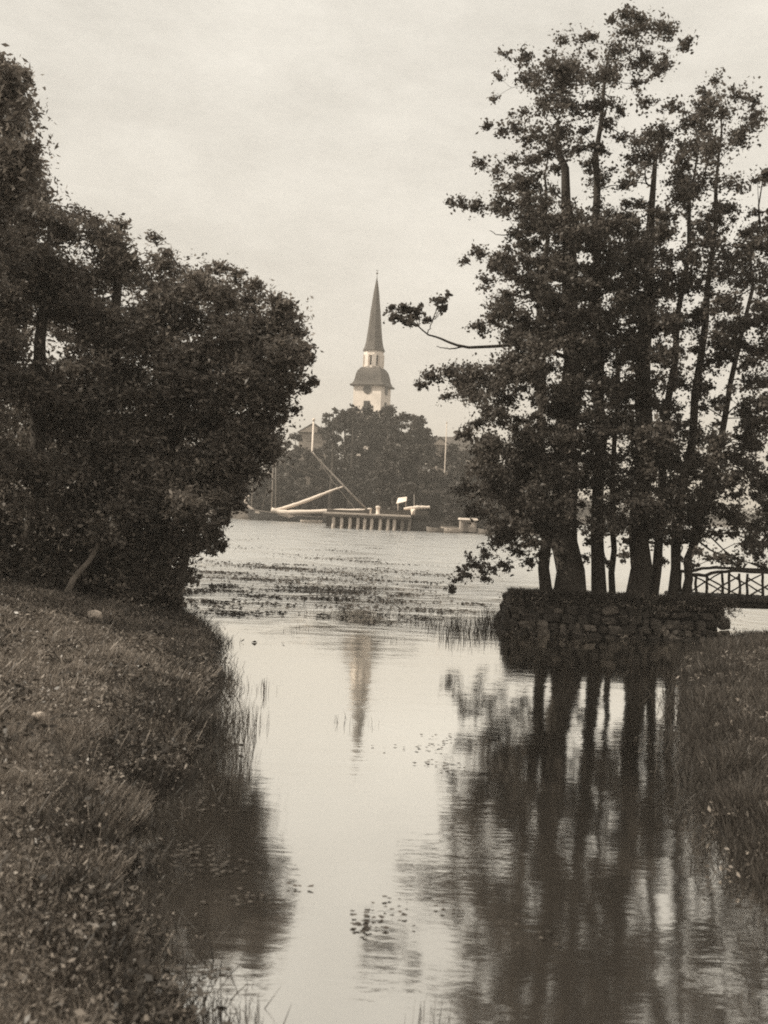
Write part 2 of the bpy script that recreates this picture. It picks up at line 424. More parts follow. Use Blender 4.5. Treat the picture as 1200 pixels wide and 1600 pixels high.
# ---------------------------------------------------------------- leaves and trees
def leaf_quads(C, size, r, droop=.25, asp=.62, spread=.9):
    """one folded quad per leaf"""
    n = len(C)
    ax = r.normal(0, 1, (n, 3)); ax[:, 2] = ax[:, 2]*spread*.8-droop*1.2; ax /= np.linalg.norm(ax, axis=1)[:, None]
    q = r.normal(0, 1, (n, 3)); sd = np.cross(ax, q); sd /= np.linalg.norm(sd, axis=1)[:, None]
    L_ = (size*r.uniform(.45, 1.5, n))[:, None]; W_ = L_*asp
    V = np.empty((n, 4, 3))
    nrm = np.cross(ax, sd)
    V[:, 0] = C-ax*L_*.5; V[:, 2] = C+ax*L_*.5
    V[:, 1] = C+sd*W_*.5+nrm*L_*.10; V[:, 3] = C-sd*W_*.5+nrm*L_*.10
    return V.reshape(-1, 3)
def quads_mesh(name, V):
    return mesh_np(name, V, np.arange(len(V)).reshape(-1, 4))

def clump_leaves(cl, n, size, r, sprays=7, flat=.55, loose=.3, **kw):
    """cl: (m,6) centre + radii; leaves gather along short sprays, the sprays fan out of the clump"""
    out = []; tips = []
    for c in cl:
        k = max(3, int(sprays*r.uniform(.7, 1.4)))
        d = r.normal(0, 1, (k, 3)); d[:, 2] *= .7; d /= np.linalg.norm(d, axis=1)[:, None]
        q = r.uniform(.55, 1.25, k)[:, None]
        sp = c[:3]+d*c[3:6]*q
        tips.append(sp)
        m = int(n*(c[3:6].mean()/cl[:, 3:6].mean())**1.6*r.uniform(.55, 1.35))
        idx = r.integers(0, k, m)
        u = r.uniform(.15, 1.08, (m, 1))
        rad = c[3:6].mean()*.21
        base = c[:3]+(sp[idx]-c[:3])*u
        L_ = base+r.normal(0, 1, (m, 3))*np.array([rad, rad, rad*flat])*r.uniform(.5, 1.25, (m, 1))
        out.append(L_)
        m2 = int(m*loose)
        if m2:
            out.append(c[:3]+np.clip(r.normal(0, .55, (m2, 3)), -1.15, 1.15)*c[3:6])
    C = np.vstack(out)
    return leaf_quads(C, size, r, **kw), tips

def make_tree(name, label, trunk, tr_r, clumps, n, size, leafm, barkm, group=None, sprays=7, seed=1, cat='tree', limb=True, top_r=.15, flat=.55, asp=.62, droop=.25, trunk_m=16, wob=.02, limb_every=1):
    r = np.random.default_rng(seed)
    tp = smooth_path(trunk, trunk_m, wob, seed)
    root = empty(name, tuple(tp[0]), label, cat, group)
    t = np.linspace(0, 1, len(tp))
    rr = tr_r*(1-(1-top_r)*t**1.4); rr[0] *= 1.22; rr[1] *= 1.03
    tp[0, 2] -= .25
    V, Q = tube_arrays(tp, rr*(1+r.uniform(-.05, .05, len(rr))), 10)
    link('trunk', mesh_np('trunk', V, Q, True), barkm, root)
    cl = np.asarray(clumps, float)
    V, tips = clump_leaves(cl, n, size, r, sprays, flat, asp=asp, droop=droop)
    cr = link('crown', quads_mesh('crown', V), leafm, root)
    if limb:
        nodes = [(tp[k], rr[k]*.5, 0.0, True) for k in range(2, len(tp))]
        dist = np.array([np.linalg.norm(tp-c[:3], axis=1).min() for c in cl])
        for i in np.argsort(dist):
            c = cl[i, :3]; best = None
            for (p, pr, plen, on_trunk) in nodes:
                v = c-p; hd_ = math.hypot(v[0], v[1]); L0 = np.linalg.norm(v)+1e-6
                if on_trunk and p[2]-tp[0, 2] < 1.5: continue
                cost = L0+plen*.35+.5*max(0, (-v[2])-.3*hd_)+.25*max(0, v[2]-1.6*hd_)+(.12 if not on_trunk else 0)
                if best is None or cost < best[0]: best = (cost, p, pr, plen, L0)
            if best is None: best = (0, tp[-1], rr[-1]*.5, 0, np.linalg.norm(tp[-1]-c))
            _, a, pr, plen, L0 = best
            mid = (a+c)/2+np.array([0, 0, .06*L0])+r.normal(0, .09, 3)*L0
            lp = smooth_path([a, mid, c], 7)
            r0 = min(pr*.8, .010+.011*L0)
            for q_ in (3, 5, 6): nodes.append((lp[q_], r0*(.75, .5, .4)[(q_-1)//2-1 if q_ < 6 else 2], plen+L0*q_/6, False))
            if i % limb_every: continue
            Vs, Qs = [], []; off = 0
            v, q = tube_arrays(lp, np.linspace(r0, r0*.4, 7), 6); Vs.append(v); Qs.append(q); off += len(v)
            for s_ in tips[i]:
                v, q = tube_arrays(smooth_path([lp[5], (lp[6]+s_)/2+r.normal(0, .04, 3), s_], 4), np.linspace(r0*.4, r0*.12, 4), 4)
                Vs.append(v); Qs.append(q+off); off += len(v)
            link('branch', mesh_np('branch', np.vstack(Vs), np.vstack(Qs), True), barkm, root)
    return root, tp

def poly_clumps(poly, rmin, rmax, count, seed, mind=.62, dens=None):
    """centres (px,py,r) scattered over a silhouette"""
    r = np.random.default_rng(seed); poly = [tuple(map(float, p)) for p in poly]
    A = np.array(poly); lo, hi = A.min(0), A.max(0); out = []
    for it in range(count*60):
        p = r.uniform(lo, hi)
        if not in_poly(p[None], poly)[0]: continue
        if dens is not None and r.uniform() > dens(p[0], p[1]): continue
        rad = r.uniform(rmin, rmax)
        # stay inside the outline
        ang = np.linspace(0, 2*np.pi, 8, endpoint=False)
        ring = p+np.stack([np.cos(ang), np.sin(ang)], 1)*rad*.8
        if in_poly(ring, poly).sum() < 7: continue
        if any((p[0]-o[0])**2+(p[1]-o[1])**2 < (mind*rad)**2 for o in out): continue
        out.append((p[0], p[1], rad))
        if len(out) >= count: break
    return out

# --- the alders on the quay
ALD = [ # base px path, distance, radius, label
 ([(856,934),(851,800),(848,620),(846,470),(852,330),(858,240)], 24.35, .13, 'slim alder trunk at the open-water end of the stone quay'),
 ([(890,934),(884,800),(890,620),(893,450),(885,310),(872,190)], 24.25, .34, 'thickest alder on the stone quay with a broad dark trunk'),
 ([(937,934),(932,800),(936,620),(935,450),(929,300),(941,170),(954,70)], 24.7, .16, 'tallest alder whose bare upper stem rises above every other crown'),
 ([(958,932),(956,800),(964,620),(974,470),(984,350)], 25.1, .075, 'thin alder stem squeezed between the tallest alder and the forked-looking stout one'),
 ([(994,934),(1002,800),(1008,620),(1012,450),(1020,330),(1032,210)], 24.3, .25, 'stout alder standing at the middle of the stone quay'),
 ([(1018,932),(1028,800),(1050,620),(1066,450),(1078,310),(1088,200)], 24.8, .11, 'slender slanting alder just beyond the stout middle alder'),
 ([(1051,933),(1060,800),(1086,620),(1106,450),(1120,300),(1126,170)], 24.6, .12, 'upright slim alder second from the rustic bridge'),
 ([(1067,934),(1085,840),(1122,700),(1152,550),(1180,400),(1192,280)], 24.4, .10, 'leaning slim alder beside the end of the rustic bridge railing'),
]
aldp = [dict(path=p, d=d+2.15, r=r_*1.06, label=l, cl=[]) for p, d, r_, l in ALD]
RP = [(950,20),(985,12),(1045,32),(1085,58),(1060,120),(1010,150),(1040,175),(1050,160),(1090,130),(1121,112),(1180,150),(1195,190),(1150,250),(1170,330),(1200,250),(1330,240),(1400,500),(1380,870),
      (1150,868),(1085,850),(1040,855),(990,850),(940,862),(900,850),(850,862),(800,850),(760,835),(770,800),(735,800),(720,760),(745,720),(720,690),(705,660),(745,640),(690,612),(665,585),(690,562),(760,572),(800,560),(770,520),(740,500),(790,470),
      (755,440),(730,400),(790,385),(800,350),(750,330),(745,300),(790,285),(770,250),(790,220),(760,190),(790,165),(800,140),(780,110),(795,85),(830,80),(870,55),(900,52),(940,70)]
def dens_r(x, y):
    if y < 330: return .36 if x < 1040 else .5
    if x > 1040 and y > 340: return .72
    return 1.0
cl_px = poly_clumps(RP, 12, 32, 390, 11, .55, dens_r)
cl_px += poly_clumps(RP, 7, 16, 420, 12, 1.05, lambda x, y: (.30 if y < 320 else .9)*(.75 if x > 1050 else 1))
CORE = [(745,570),(830,420),(870,330),(1010,320),(1060,420),(1075,840),(960,868),(860,862),(745,800),(720,705)]
cl_px += poly_clumps(CORE, 15, 30, 105, 14, .6)
extra = [(875,868,10),(915,872,9),(948,880,8),(975,870,10),(1035,878,9),(1060,872,8),(1085,884,8),(925,845,12),(980,845,12),(985,28,22),(1012,45,26),(1036,40,20),(1075,62,13),(955,32,10),(1000,98,24),(945,112,22),(1034,104,20),(913,58,18),(881,58,17),(866,106,22),(818,90,18),(788,86,12),(779,117,11),(828,120,18),
         (855,154,18),(897,106,20),(770,156,10),(760,197,11),(786,204,14),(834,212,24),(866,224,20),(908,207,17),(749,255,13),(781,266,18),(705,315,10),(722,318,13),(745,322,17),(785,318,22),(822,318,26),
         (1121,124,14),(1172,156,16),(1100,145,18),(1052,165,16),(1078,186,20),(1131,180,20),(1178,181,16),(1190,276,15),(1110,235,22),
         (749,393,15),(725,408,9),(782,404,19),(760,441,16),(750,510,16),(782,490,20),
         (674,587,16),(658,600,11),(706,579,16),(740,583,18),(776,575,18),(696,620,14),(735,612,18),(722,680,16),(760,690,20),(748,735,22),(725,765,18),(770,760,24),
         (800,790,24),(742,800,17),(790,835,20),(830,850,16),
         (776,848,18),(760,868,16),(742,880,15),(730,898,12),(715,905,11),(704,920,10),(759,905,10),(788,885,13),(805,862,18),(826,876,14),(752,890,11),(720,890,9),(770,890,10),(800,835,18),(775,815,18),(830,845,18),(845,865,12),
         (1090,862,12),(1120,872,14),(1150,878,15),(1185,865,16),(1170,850,20),(1195,885,10)]
cl_px += extra
def path_x(path, y):
    p = sorted(path, key=lambda q: q[1]); ys = [q[1] for q in p]; xs_ = [q[0] for q in p]
    return float(np.interp(y, ys, xs_))
ra = np.random.default_rng(5)
over = []                       # clumps of the tree that stands beyond the bridge
for (x, y, rad) in cl_px:
    if x > 1215: over.append((x, y, rad)); continue
    sc_ = []
    for t in aldp:
        top = min(q[1] for q in t['path'])
        pen = max(0, top-40-y)*1.5
        big = {True: -25, False: 0}[t['r'] > .15]
        sc_.append(abs(path_x(t['path'], y+30)-x)+pen+big+ra.uniform(0, 35))
    t = aldp[int(np.argmin(sc_))]
    d = t['d']+ra.uniform(-2.6, 1.3)
    c = P(x, y, d); rr_ = rad/F*d
    t['cl'].append((*c, rr_*1.05, rr_*1.25, rr_*.95))
for k, t in enumerate(aldp):
    ctrl = [P(x, y, t['d']+.12*math.sin(i*1.7+k)) for i, (x, y) in enumerate(t['path'])]
    ctrl[0][2] = QZ-.05
    if not t['cl']: t['cl'] = [(*P(t['path'][-1][0], t['path'][-1][1], t['d']), .5, .5, .5)]
    root, tp = make_tree('alder_tree', t['label'], ctrl, t['r'], t['cl'], 215, .088, M['alder_leaf'], M['bark'], 'alders along the stone quay', 8, 50+k, top_r=.11, flat=.6, droop=.35, wob=.05)
    t['root'] = root
# the long bare bough with its detached lobe, from the thickest alder
rt = aldp[1]['root']
def bough(pts, r0, r1, root):
    tp = smooth_path(pts, 16, .008, 3)
    V, Q = tube_arrays(tp, np.linspace(r0, r1, 16), 7)
    return link('branch', mesh_np('branch', V, Q, True), M['bark'], root)
bough([P(888,560,26.35), P(826,538,26.00), P(775,541,25.70), P(722,542,25.50), P(690,530,25.40), P(666,520,25.30), P(640,497,25.30)], .055, .012, rt)
bough([P(722,542,25.50), P(700,545,25.45), P(682,541,25.40)], .02, .008, rt)
bough([P(668,521,25.30), P(676,500,25.30), P(688,470,25.30)], .014, .006, rt)
bough([P(870,360,26.30), P(820,362,26.00), P(785,368,25.80), P(765,360,25.70)], .022, .007, rt)
lobe = [(*P(x, y, 25.3+ra.uniform(-.3, .3)), q/F*25.3, q/F*25.3, q/F*25.3*.8) for (x, y, q) in
        [(615,494,13),(632,486,15),(648,494,14),(640,503,12),(612,480,8),(656,482,9),(686,470,12),(692,484,8),(668,500,6),(625,590,4),(700,460,6)] if y < 560]
V, tips = clump_leaves(np.array(lobe), 170, .095, np.random.default_rng(77), 4)
link('crown', quads_mesh('crown', V), M['alder_leaf'], rt)
for i, ts in enumerate(tips):
    c = np.array(lobe[i][:3]); base = P(655, 510, 25.30) if c[0] < P(665, 500, 25.30)[0] else P(676, 500, 25.30)
    bough([base, (base+c)/2+np.array([0, 0, -.03]), c], .012, .004, rt)

# tree beyond the bridge abutment, its crown hanging into the picture over the railing
ov = [(*P(x, y, 28.2+ra.uniform(-1.5, 1.5)), q/F*28*1.1, q/F*28*1.3, q/F*28) for (x, y, q) in over]
make_tree('alder_tree', 'alder beyond the bridge whose leafy boughs hang in over the railing', [(12.0, 28.0, .3), (11.9, 28.1, 4), (11.7, 28.2, 8), (11.6, 28.2, 11)], .2, ov, 280, .09, M['alder_leaf'], M['bark'], 'alders along the stone quay', 8, 91)

# --- the willows and bushes on the grassy bank
LP = [(-260,60),(-60,70),(0,88),(40,105),(52,150),(38,195),(70,245),(78,295),(118,322),(168,342),(225,362),(268,392),(318,428),(345,412),(385,428),(425,462),(462,470),(478,520),(482,560),(494,598),(470,625),(452,655),
      (425,662),(432,700),(402,742),(388,785),(348,812),(340,845),(300,862),(280,900),(262,935),(40,935),(0,915),(-260,915)]
lc = poly_clumps(LP, 24, 46, 330, 21, .52, lambda x, y: 1.0 if x > -40 else .5)
lc = [q for i_, q in enumerate(lc) if q[0] < 405 or i_ % 5 > 1]
lc += [(12,110,20),(35,120,14),(20,165,22),(50,255,20),(62,300,16),(150,345,14),(190,352,13),(240,372,12),(262,395,12),(322,430,14),(345,420,13),(372,428,14),(398,446,14),(432,470,12),(450,480,12),
       (470,520,10),(478,560,9),(487,597,8),(474,605,9),(455,600,10),(462,640,7),(440,640,9),(446,655,7),(410,690,14),(385,730,16),(372,770,14),(330,830,13),(345,815,13),(318,852,8),(300,840,14),(352,800,13),(362,782,13),(336,838,12),(346,852,9),(322,846,12),(304,858,10),(376,792,9),(330,862,7),(312,820,16),(340,780,18)]
WIL = [ # trunk px path, distance, radius, label, n
 ([(-190,920),(-180,700),(-120,450),(-60,250),(-20,130)], 20.5, .30, 'tallest willow at the edge of the picture rising above the rounded bushy willows'),
 ([(40,925),(55,800),(60,600),(70,450),(80,350)], 24.0, .22, 'dark willow beside the tallest willow, its crown merging with the rounded ones'),
 ([(165,930),(165,800),(170,600),(185,450),(190,370)], 25.2, .24, 'broad rounded willow at the middle of the leafy mass on the grass bank'),
 ([(250,930),(255,800),(290,620),(340,500),(355,440)], 25.0, .20, 'willow with a domed top leaning out from the bank towards the inlet'),
 ([(275,935),(300,820),(360,700),(420,600),(450,520)], 24.4, .13, 'willow whose thin outer boughs overhang the inlet water'),
]
wl = [dict(path=p, d=d, r=r_, label=l, cl=[]) for p, d, r_, l in WIL]
lc = [q for q in lc if math.hypot(q[0]-72, (q[1]-541)*1.5) > 44 and math.hypot(q[0]-15, (q[1]-650)*1.3) > 40]
rw = np.random.default_rng(9)
for (x, y, rad) in lc:
    sc_ = []
    for t in wl:
        top = min(q[1] for q in t['path']); pen = max(0, top-30-y)*1.2
        sc_.append(abs(path_x(t['path'], y+30)-x)+pen+rw.uniform(0, 40))
    t = wl[int(np.argmin(sc_))]
    edge = 1.0 if x < 380 else .6
    d = t['d']+rw.uniform(-2.0, 2.6)*edge
    if y > 820: d = max(d, 24.3)
    c = P(x, y, d); rr_ = rad/F*d
    t['cl'].append((*c, rr_*1.1, rr_*1.25, rr_*.95))
for k, t in enumerate(wl):
    ctrl = [P(x, y, t['d']+.15*math.sin(i*1.3+k)) for i, (x, y) in enumerate(t['path'])]
    ctrl[0][2] = float(left_z(ctrl[0][0], ctrl[0][1]))
    make_tree('willow_tree', t['label'], ctrl, t['r'], t['cl'], 800, .125, M['willow_leaf'], M['bark'], 'willows on the grass bank', 9, 150+k, flat=.7, asp=.42, droop=.2, limb_every=2)
ctrl = [P(96,936,22.6), P(122,898,22.7), P(150,858,22.9), P(190,800,23.4), P(215,720,23.8)]
ctrl[0][2] = float(left_z(ctrl[0][0], ctrl[0][1]))
make_tree('willow_tree', 'pale leaning trunk standing clear of the shadow under the willows', ctrl, .075, [(*P(x, y, d_), .5, .5, .42) for x, y, d_ in ((205,700,23.8),(240,690,23.8),(225,740,23.6),(190,670,23.8),(260,730,23.6),(190,790,22.9),(170,815,22.7),(215,800,22.9),(160,835,22.6),(200,760,23.0))],
          420, .1, M['willow_leaf'], M['bark_pale'], 'willows on the grass bank', 8, 171)
# thickets under the willows
def bush(label, cx, cy, w, h, n, seed, mt='willow_leaf', name='bush', size=.1, cnt=16):
    r = np.random.default_rng(seed); z0 = float(max(left_z(cx, cy), 0)) if cx < 0 else 0.3
    cl = [(cx+r.uniform(-w, w), cy+r.uniform(-w, w)*.8, z0+h*r.uniform(.12, .9), .42*r.uniform(.7, 1.2), .42, .34) for _ in range(cnt)]
    make_tree(name, label, [(cx, cy, z0), (cx+.1, cy, z0+h*.4), (cx, cy+.1, z0+h*.8)], .05, cl, n, size, M[mt], M['bark'], 'undergrowth below the willows', 7, seed, cat='bush', limb_every=3)
bush('dark bush at the water end of the willow thicket', -5.3, 24.6, .65, 1.7, 420, 201)
bush('dark bush under the domed leaning willow', -6.6, 24.9, 1.0, 1.9, 420, 202)
bush('dark bush behind the pale leaning trunk', -8.0, 25.3, 1.0, 1.9, 420, 203)
bush('dark bush at the foot of the tallest willow', -9.6, 25.0, 1.0, 2.0, 420, 204)
# more trees on the bank behind the willows
for k, (x, y, h, w, l) in enumerate([(-11, 33, 8.5, 2.6, 'leafy tree standing behind the dark willow next to the tallest willow'), (-8.6, 36, 7.0, 2.2, 'leafy tree standing behind the broad rounded willow'),
                                  (-14.5, 30, 10, 3.0, 'leafy tree standing behind the tallest willow')]):
    r = np.random.default_rng(300+k); z0 = float(left_z(x, y))
    cl = []
    for _ in range(60):
        u = r.uniform(.12, 1); ww = w*math.sqrt(max(.1, math.sin(math.pi*(u*.9))))
        a = r.uniform(0, 6.28); q = ww*math.sqrt(r.uniform()); cl.append((x+q*math.cos(a), y+q*math.sin(a), z0+h*u, .7, .7, .55))
    make_tree('bank_tree', l, [(x, y, z0), (x+.2, y, z0+h*.5), (x, y, z0+h*.9)], .2, cl, 260, .13, M['willow_leaf'], M['bark'], 'trees behind the willows', 7, 310+k, limb_every=3)

# ---------------------------------------------------------------- grass, weeds, reeds (countless: stuff)
def blades(X, Y, Z, hgt, wid, r, lean=.5):
    n = len(X); a = r.uniform(0, 2*np.pi, n); hh = hgt*r.uniform(.5, 1.3, n); ln = lean*hh*r.uniform(.1, 1.0, n)
    dx, dy = np.cos(a), np.sin(a); b_ = r.uniform(0, 2*np.pi, n); wx, wy = np.cos(b_)*wid, np.sin(b_)*wid
    V = np.empty((n, 4, 3))
    V[:, 0] = np.stack([X-wx, Y-wy, Z-.02], 1); V[:, 1] = np.stack([X+wx, Y+wy, Z-.02], 1)
    V[:, 2] = np.stack([X+dx*ln+wx*.3, Y+dy*ln+wy*.3, Z+hh*.97], 1); V[:, 3] = np.stack([X+dx*ln*1.05-wx*.3, Y+dy*ln*1.05-wy*.3, Z+hh], 1)
    return V.reshape(-1, 3)
def bank_pts(n, side, y0, y1, smax, r, power=1.0):
    Y = y0+(y1-y0)*r.uniform(0, 1, n)**power; s = smax*r.uniform(0, 1, n)**1.15
    X = (left_edge(Y)-s) if side < 0 else (right_edge(Y)+s)
    Z = left_z(X, Y) if side < 0 else right_z(X, Y)
    return X, Y, Z
rg = np.random.default_rng(31)
def stuff(name, V, mt, label, cat):
    o = link(name, quads_mesh(name, V), M[mt]); return tag(o, label, cat, kind='stuff')
parts_ = []
X, Y, Z = bank_pts(170000, -1, 3.5, 13, 4.2, rg, 1.1)
cm = vnoise(X*1.6, Y*1.6, 51)*.6+vnoise(X*4.3, Y*4.3, 58)*.5; keep = (vnoise(X*2.2, Y*2.2, 81)*.6+vnoise(X*6, Y*6, 82)*.4 > .36); X, Y, Z, cm = X[keep], Y[keep], Z[keep], cm[keep]; parts_.append(blades(X, Y, Z, .15*cm**1.7+.02, .0045, rg, 1.4))
X, Y, Z = bank_pts(120000, -1, 12, 27, 8.5, rg)
cm = vnoise(X*1.2, Y*1.2, 52)*.6+vnoise(X*3.3, Y*3.3, 59)*.5; keep = (vnoise(X*1.6, Y*1.6, 83)*.6+vnoise(X*4, Y*4, 84)*.4 > .36); X, Y, Z, cm = X[keep], Y[keep], Z[keep], cm[keep]; parts_.append(blades(X, Y, Z, .24*cm**1.7+.03, .008, rg, 1.3))
X, Y, Z = bank_pts(1800, -1, 4.2, 24, 6.5, rg)
keep = vnoise(X*1.1, Y*1.1, 91) > .45
parts_.append(blades(X[keep], Y[keep], Z[keep], .26, .0045, rg, .9))
stuff('grass', np.vstack(parts_), 'grass', 'rough uneven grass covering the sloping bank under the willows', 'grass')
parts_ = []
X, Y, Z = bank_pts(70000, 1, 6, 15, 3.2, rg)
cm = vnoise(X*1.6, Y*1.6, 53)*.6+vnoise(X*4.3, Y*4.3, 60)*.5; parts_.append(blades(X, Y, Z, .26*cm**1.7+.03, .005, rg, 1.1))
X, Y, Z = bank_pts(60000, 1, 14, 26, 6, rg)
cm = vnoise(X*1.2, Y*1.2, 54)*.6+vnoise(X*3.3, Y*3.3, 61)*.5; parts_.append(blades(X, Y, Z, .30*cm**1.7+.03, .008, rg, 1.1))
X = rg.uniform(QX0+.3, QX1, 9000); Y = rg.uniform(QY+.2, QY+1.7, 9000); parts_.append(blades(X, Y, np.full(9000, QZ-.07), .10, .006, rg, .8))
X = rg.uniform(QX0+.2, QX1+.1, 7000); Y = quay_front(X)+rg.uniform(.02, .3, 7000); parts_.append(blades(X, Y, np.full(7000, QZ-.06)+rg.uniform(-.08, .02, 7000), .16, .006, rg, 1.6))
stuff('grass', np.vstack(parts_), 'grass_painted_shade', 'grass coloured dark as if shaded on the low bank running up to the stone quay and bridge', 'grass')
# broad-leaved weeds in clumps
parts_ = []
for q in range(60):
    x = rg.uniform(QX0+.1, QX1+.2); z = rg.choice([QZ-.06, QZ-.12, QZ-.2, .05, .1]) if q % 3 else rg.uniform(.1, QZ-.05); m = int(rg.integers(25, 70)); rad = rg.uniform(.08, .2)
    C = np.stack([x+rg.normal(0, rad, m), float(quay_front(x))-.06+.10*z+rg.normal(0, .06, m), z+rg.normal(0, rad*.5, m)], 1)
    parts_.append(leaf_quads(C, .06, rg, .5, .5, .6))
for (side, n_c, y0, y1, sm) in ((-1, 4200, 4.2, 25, 6.8), (1, 260, 6, 25, 4)):
    X, Y, Z = bank_pts(n_c, side, y0, y1, sm, rg)
    keep = vnoise(X*.9, Y*.9, 61)*.7+vnoise(X*2.6, Y*2.6, 62)*.3 > .43
    for x, y, z in zip(X[keep], Y[keep], Z[keep]):
        m = int(rg.integers(25, 60)); rad = rg.uniform(.08, .22)
        C = np.stack([x+rg.normal(0, rad, m), y+rg.normal(0, rad, m), z+np.abs(rg.normal(.06, .05, m))], 1)
        parts_.append(leaf_quads(C, (.024+.0019*y)*rg.uniform(.5, 1.45), rg, rg.uniform(-.2, .2), rg.uniform(.2, .6), .8))
stuff('weeds', np.vstack(parts_), 'weed', 'patches of broad-leaved weeds among the bank grass', 'weeds')
# sedge leaning over the water's edge, added dark to paint the slope's shade
parts_ = []
for side, n, y0, y1 in ((-1, 42000, 4.5, 27), (1, 16000, 6.5, 26)):
    Y = rg.uniform(y0, y1, n); sg = rg.normal(.22, .33, n)+.5*np.maximum(vnoise(Y*1.1, Y*0+side, 71)-.45, 0)
    X = left_edge(Y)-sg if side < 0 else right_edge(Y)+sg
    Z = np.maximum(left_z(X, Y) if side < 0 else right_z(X, Y), -.03)
    keep = (sg > -.35-.5*vnoise(Y*2.3, Y*0, 72)) & (rg.uniform(0, 1, n) < .35+vnoise(Y*1.7, sg*2, 73))
    X, Y, Z = X[keep], Y[keep], Z[keep]
    parts_.append(blades(X, Y, Z, .06+.20*vnoise(X*2, Y*2, 74)*np.clip(Y/13, .5, 1), .0055, rg, 1.2))
stuff('sedge', np.vstack(parts_), 'sedge', 'sedge coloured dark for slope shade, fringing the banks where they meet the water', 'sedge')
# dark broad-leaved clumps in the sward
parts_ = []
X, Y, Z = bank_pts(260, -1, 4.4, 25, 6.5, rg)
for x, y, z in zip(X, Y, Z):
    m = int(rg.integers(40, 120)); rad = rg.uniform(.10, .32)
    C = np.stack([x+rg.normal(0, rad, m), y+rg.normal(0, rad, m), z+np.abs(rg.normal(.07, .06, m))], 1)
    parts_.append(leaf_quads(C, .06+.001*y, rg, .0, .5, .8))
stuff('weeds', np.vstack(parts_), 'sedge', 'dark low clumps of coarse leaves dotted over the grassy bank', 'weeds')
# reeds standing in the shallows
parts_ = []
def reed_patch(cx, cy, rx, ry, n, h, w):
    a = rg.uniform(0, 2*np.pi, n); q = np.sqrt(rg.uniform(0, 1, n))
    X = cx+rx*q*np.cos(a); Y = cy+ry*q*np.sin(a)
    parts_.append(blades(X, Y, np.full(n, -.02), h, w, rg, .35))
for (px, py, rx, n, h) in ((352,1090,.25,60,.30),(362,1130,.25,70,.34),(378,1160,.20,45,.34),(392,1130,.25,40,.26),(365,1195,.18,50,.34),(385,1215,.10,20,.32),(405,1080,.3,26,.2),(345,1060,.3,60,.3),
                           (700,985,.6,90,.30),(735,985,.6,160,.36),(765,990,.4,120,.36),(720,1000,.5,60,.25),(680,975,.6,60,.25),(770,975,.4,160,.4),(650,975,.5,40,.2),
                           (560,960,.7,50,.22),(520,962,.9,50,.2),(610,965,.7,50,.2),(460,985,.5,12,.15),(565,1130,.4,22,.12),(610,1000,.5,10,.15),
                           (655,1595,.12,10,.14),(690,1600,.1,8,.12),(330,1585,.14,40,.12),(400,1602,.12,26,.10)):
    d = DW(px, py); c = P(px, py, d); reed_patch(c[0], d, rx, rx*1.2, n, h, .006 if d > 16 else .004)
stuff('reeds', np.vstack(parts_), 'reed', 'thin reeds and sedge standing in the shallows of the inlet', 'reeds')
# floating leaves in long windrows across the mouth of the inlet
parts_ = []
def pad_patch(x, y, rx, ry, n, size):
    X = x+rx*np.clip(rg.normal(0, .5, n), -1.3, 1.3); Y = y+ry*rg.normal(0, .5, n)
    C = np.stack([X, Y, np.full(n, .012)+rg.uniform(0, .02, n)], 1)
    a = rg.uniform(0, 2*np.pi, n); s = size*rg.uniform(.6, 1.4, n)
    V = np.empty((n, 4, 3))
    for k in range(4):
        an = a+k*np.pi/2
        V[:, k] = C+np.stack([np.cos(an)*s, np.sin(an)*s, rg.uniform(-.5, 1.0, n)*s*(1 if size > .03 else .25)], 1)
    V[:, :, 2] = np.maximum(V[:, :, 2], .004)
    parts_.append(V.reshape(-1, 3))
for (px, py, w, th, n) in ((360,843,60,2,300),(345,855,45,3,300),(395,858,55,2,260),(350,880,70,4,800),(400,884,55,3,700),(330,895,50,3,500),(380,900,90,4,900),(420,908,110,3,900),(470,920,90,4,1300),
                           (560,901,55,3,500),(520,905,60,3,300),(575,912,45,4,400),(540,930,60,6,900),(480,936,110,4,900),(600,940,60,5,500),(560,950,90,4,600),(640,955,90,3,500),(700,955,80,3,500),(740,945,40,2,300),
                           (420,945,80,3,500),(340,950,50,3,300),(520,965,60,4,300),(590,975,50,3,160),(670,968,60,4,400),(420,1005,40,1,22),(300,925,30,4,500),(310,940,30,3,300),
                           (660,1170,60,10,18),(690,1195,70,10,22),(720,1160,70,10,24),(578,1440,34,24,16),(590,1425,70,40,12),(560,1455,20,10,10),(470,1388,20,2,6)):  # near patches here paint dark reflections on the water with leaves
    d = DW(px, py); x = P(px, py, d)[0]; ry = th*d*d/(H*F)
    pad_patch(x, d, w/F*d, ry, int(n*.14) if d > 20 else n, .05 if d > 20 else .022)
for k in range(85):
    px, py = rg.uniform(270, 700), 850+125*rg.triangular(0, .55, 1)
    if px < 340 and py > 955: continue
    d = DW(px, py); w = rg.uniform(6, 60)*(1.3 if py < 930 else .8); n = int(w*rg.uniform(.4, 2.6)*(1.3-.6*abs(px-430)/200))
    pad_patch(P(px, py, d)[0], d, w/F*d, rg.uniform(.5, 2.0)*d*d/(H*F), max(6, n), .045)
# scattered specks in the dark shallows by the grass
for (px, py, w, th, n) in ((310,1260,50,20,40),(290,1340,60,26,60),(330,1360,60,16,40),(380,1410,50,18,30),(330,1520,40,8,14),(1030,1170,60,30,50),(1100,1280,60,60,50),(840,1460,60,16,10),(700,1420,30,12,8),(1120,1400,50,20,14)):
    d = DW(px, py); pad_patch(P(px, py, d)[0], d, w/F*d, th*d*d/(H*F), n, .018)
stuff('floating_leaves', np.vstack(parts_), 'pad', 'dark floating water leaves drawn out in windrows over the inlet, a few near ones mimicking reflections', 'water plants')
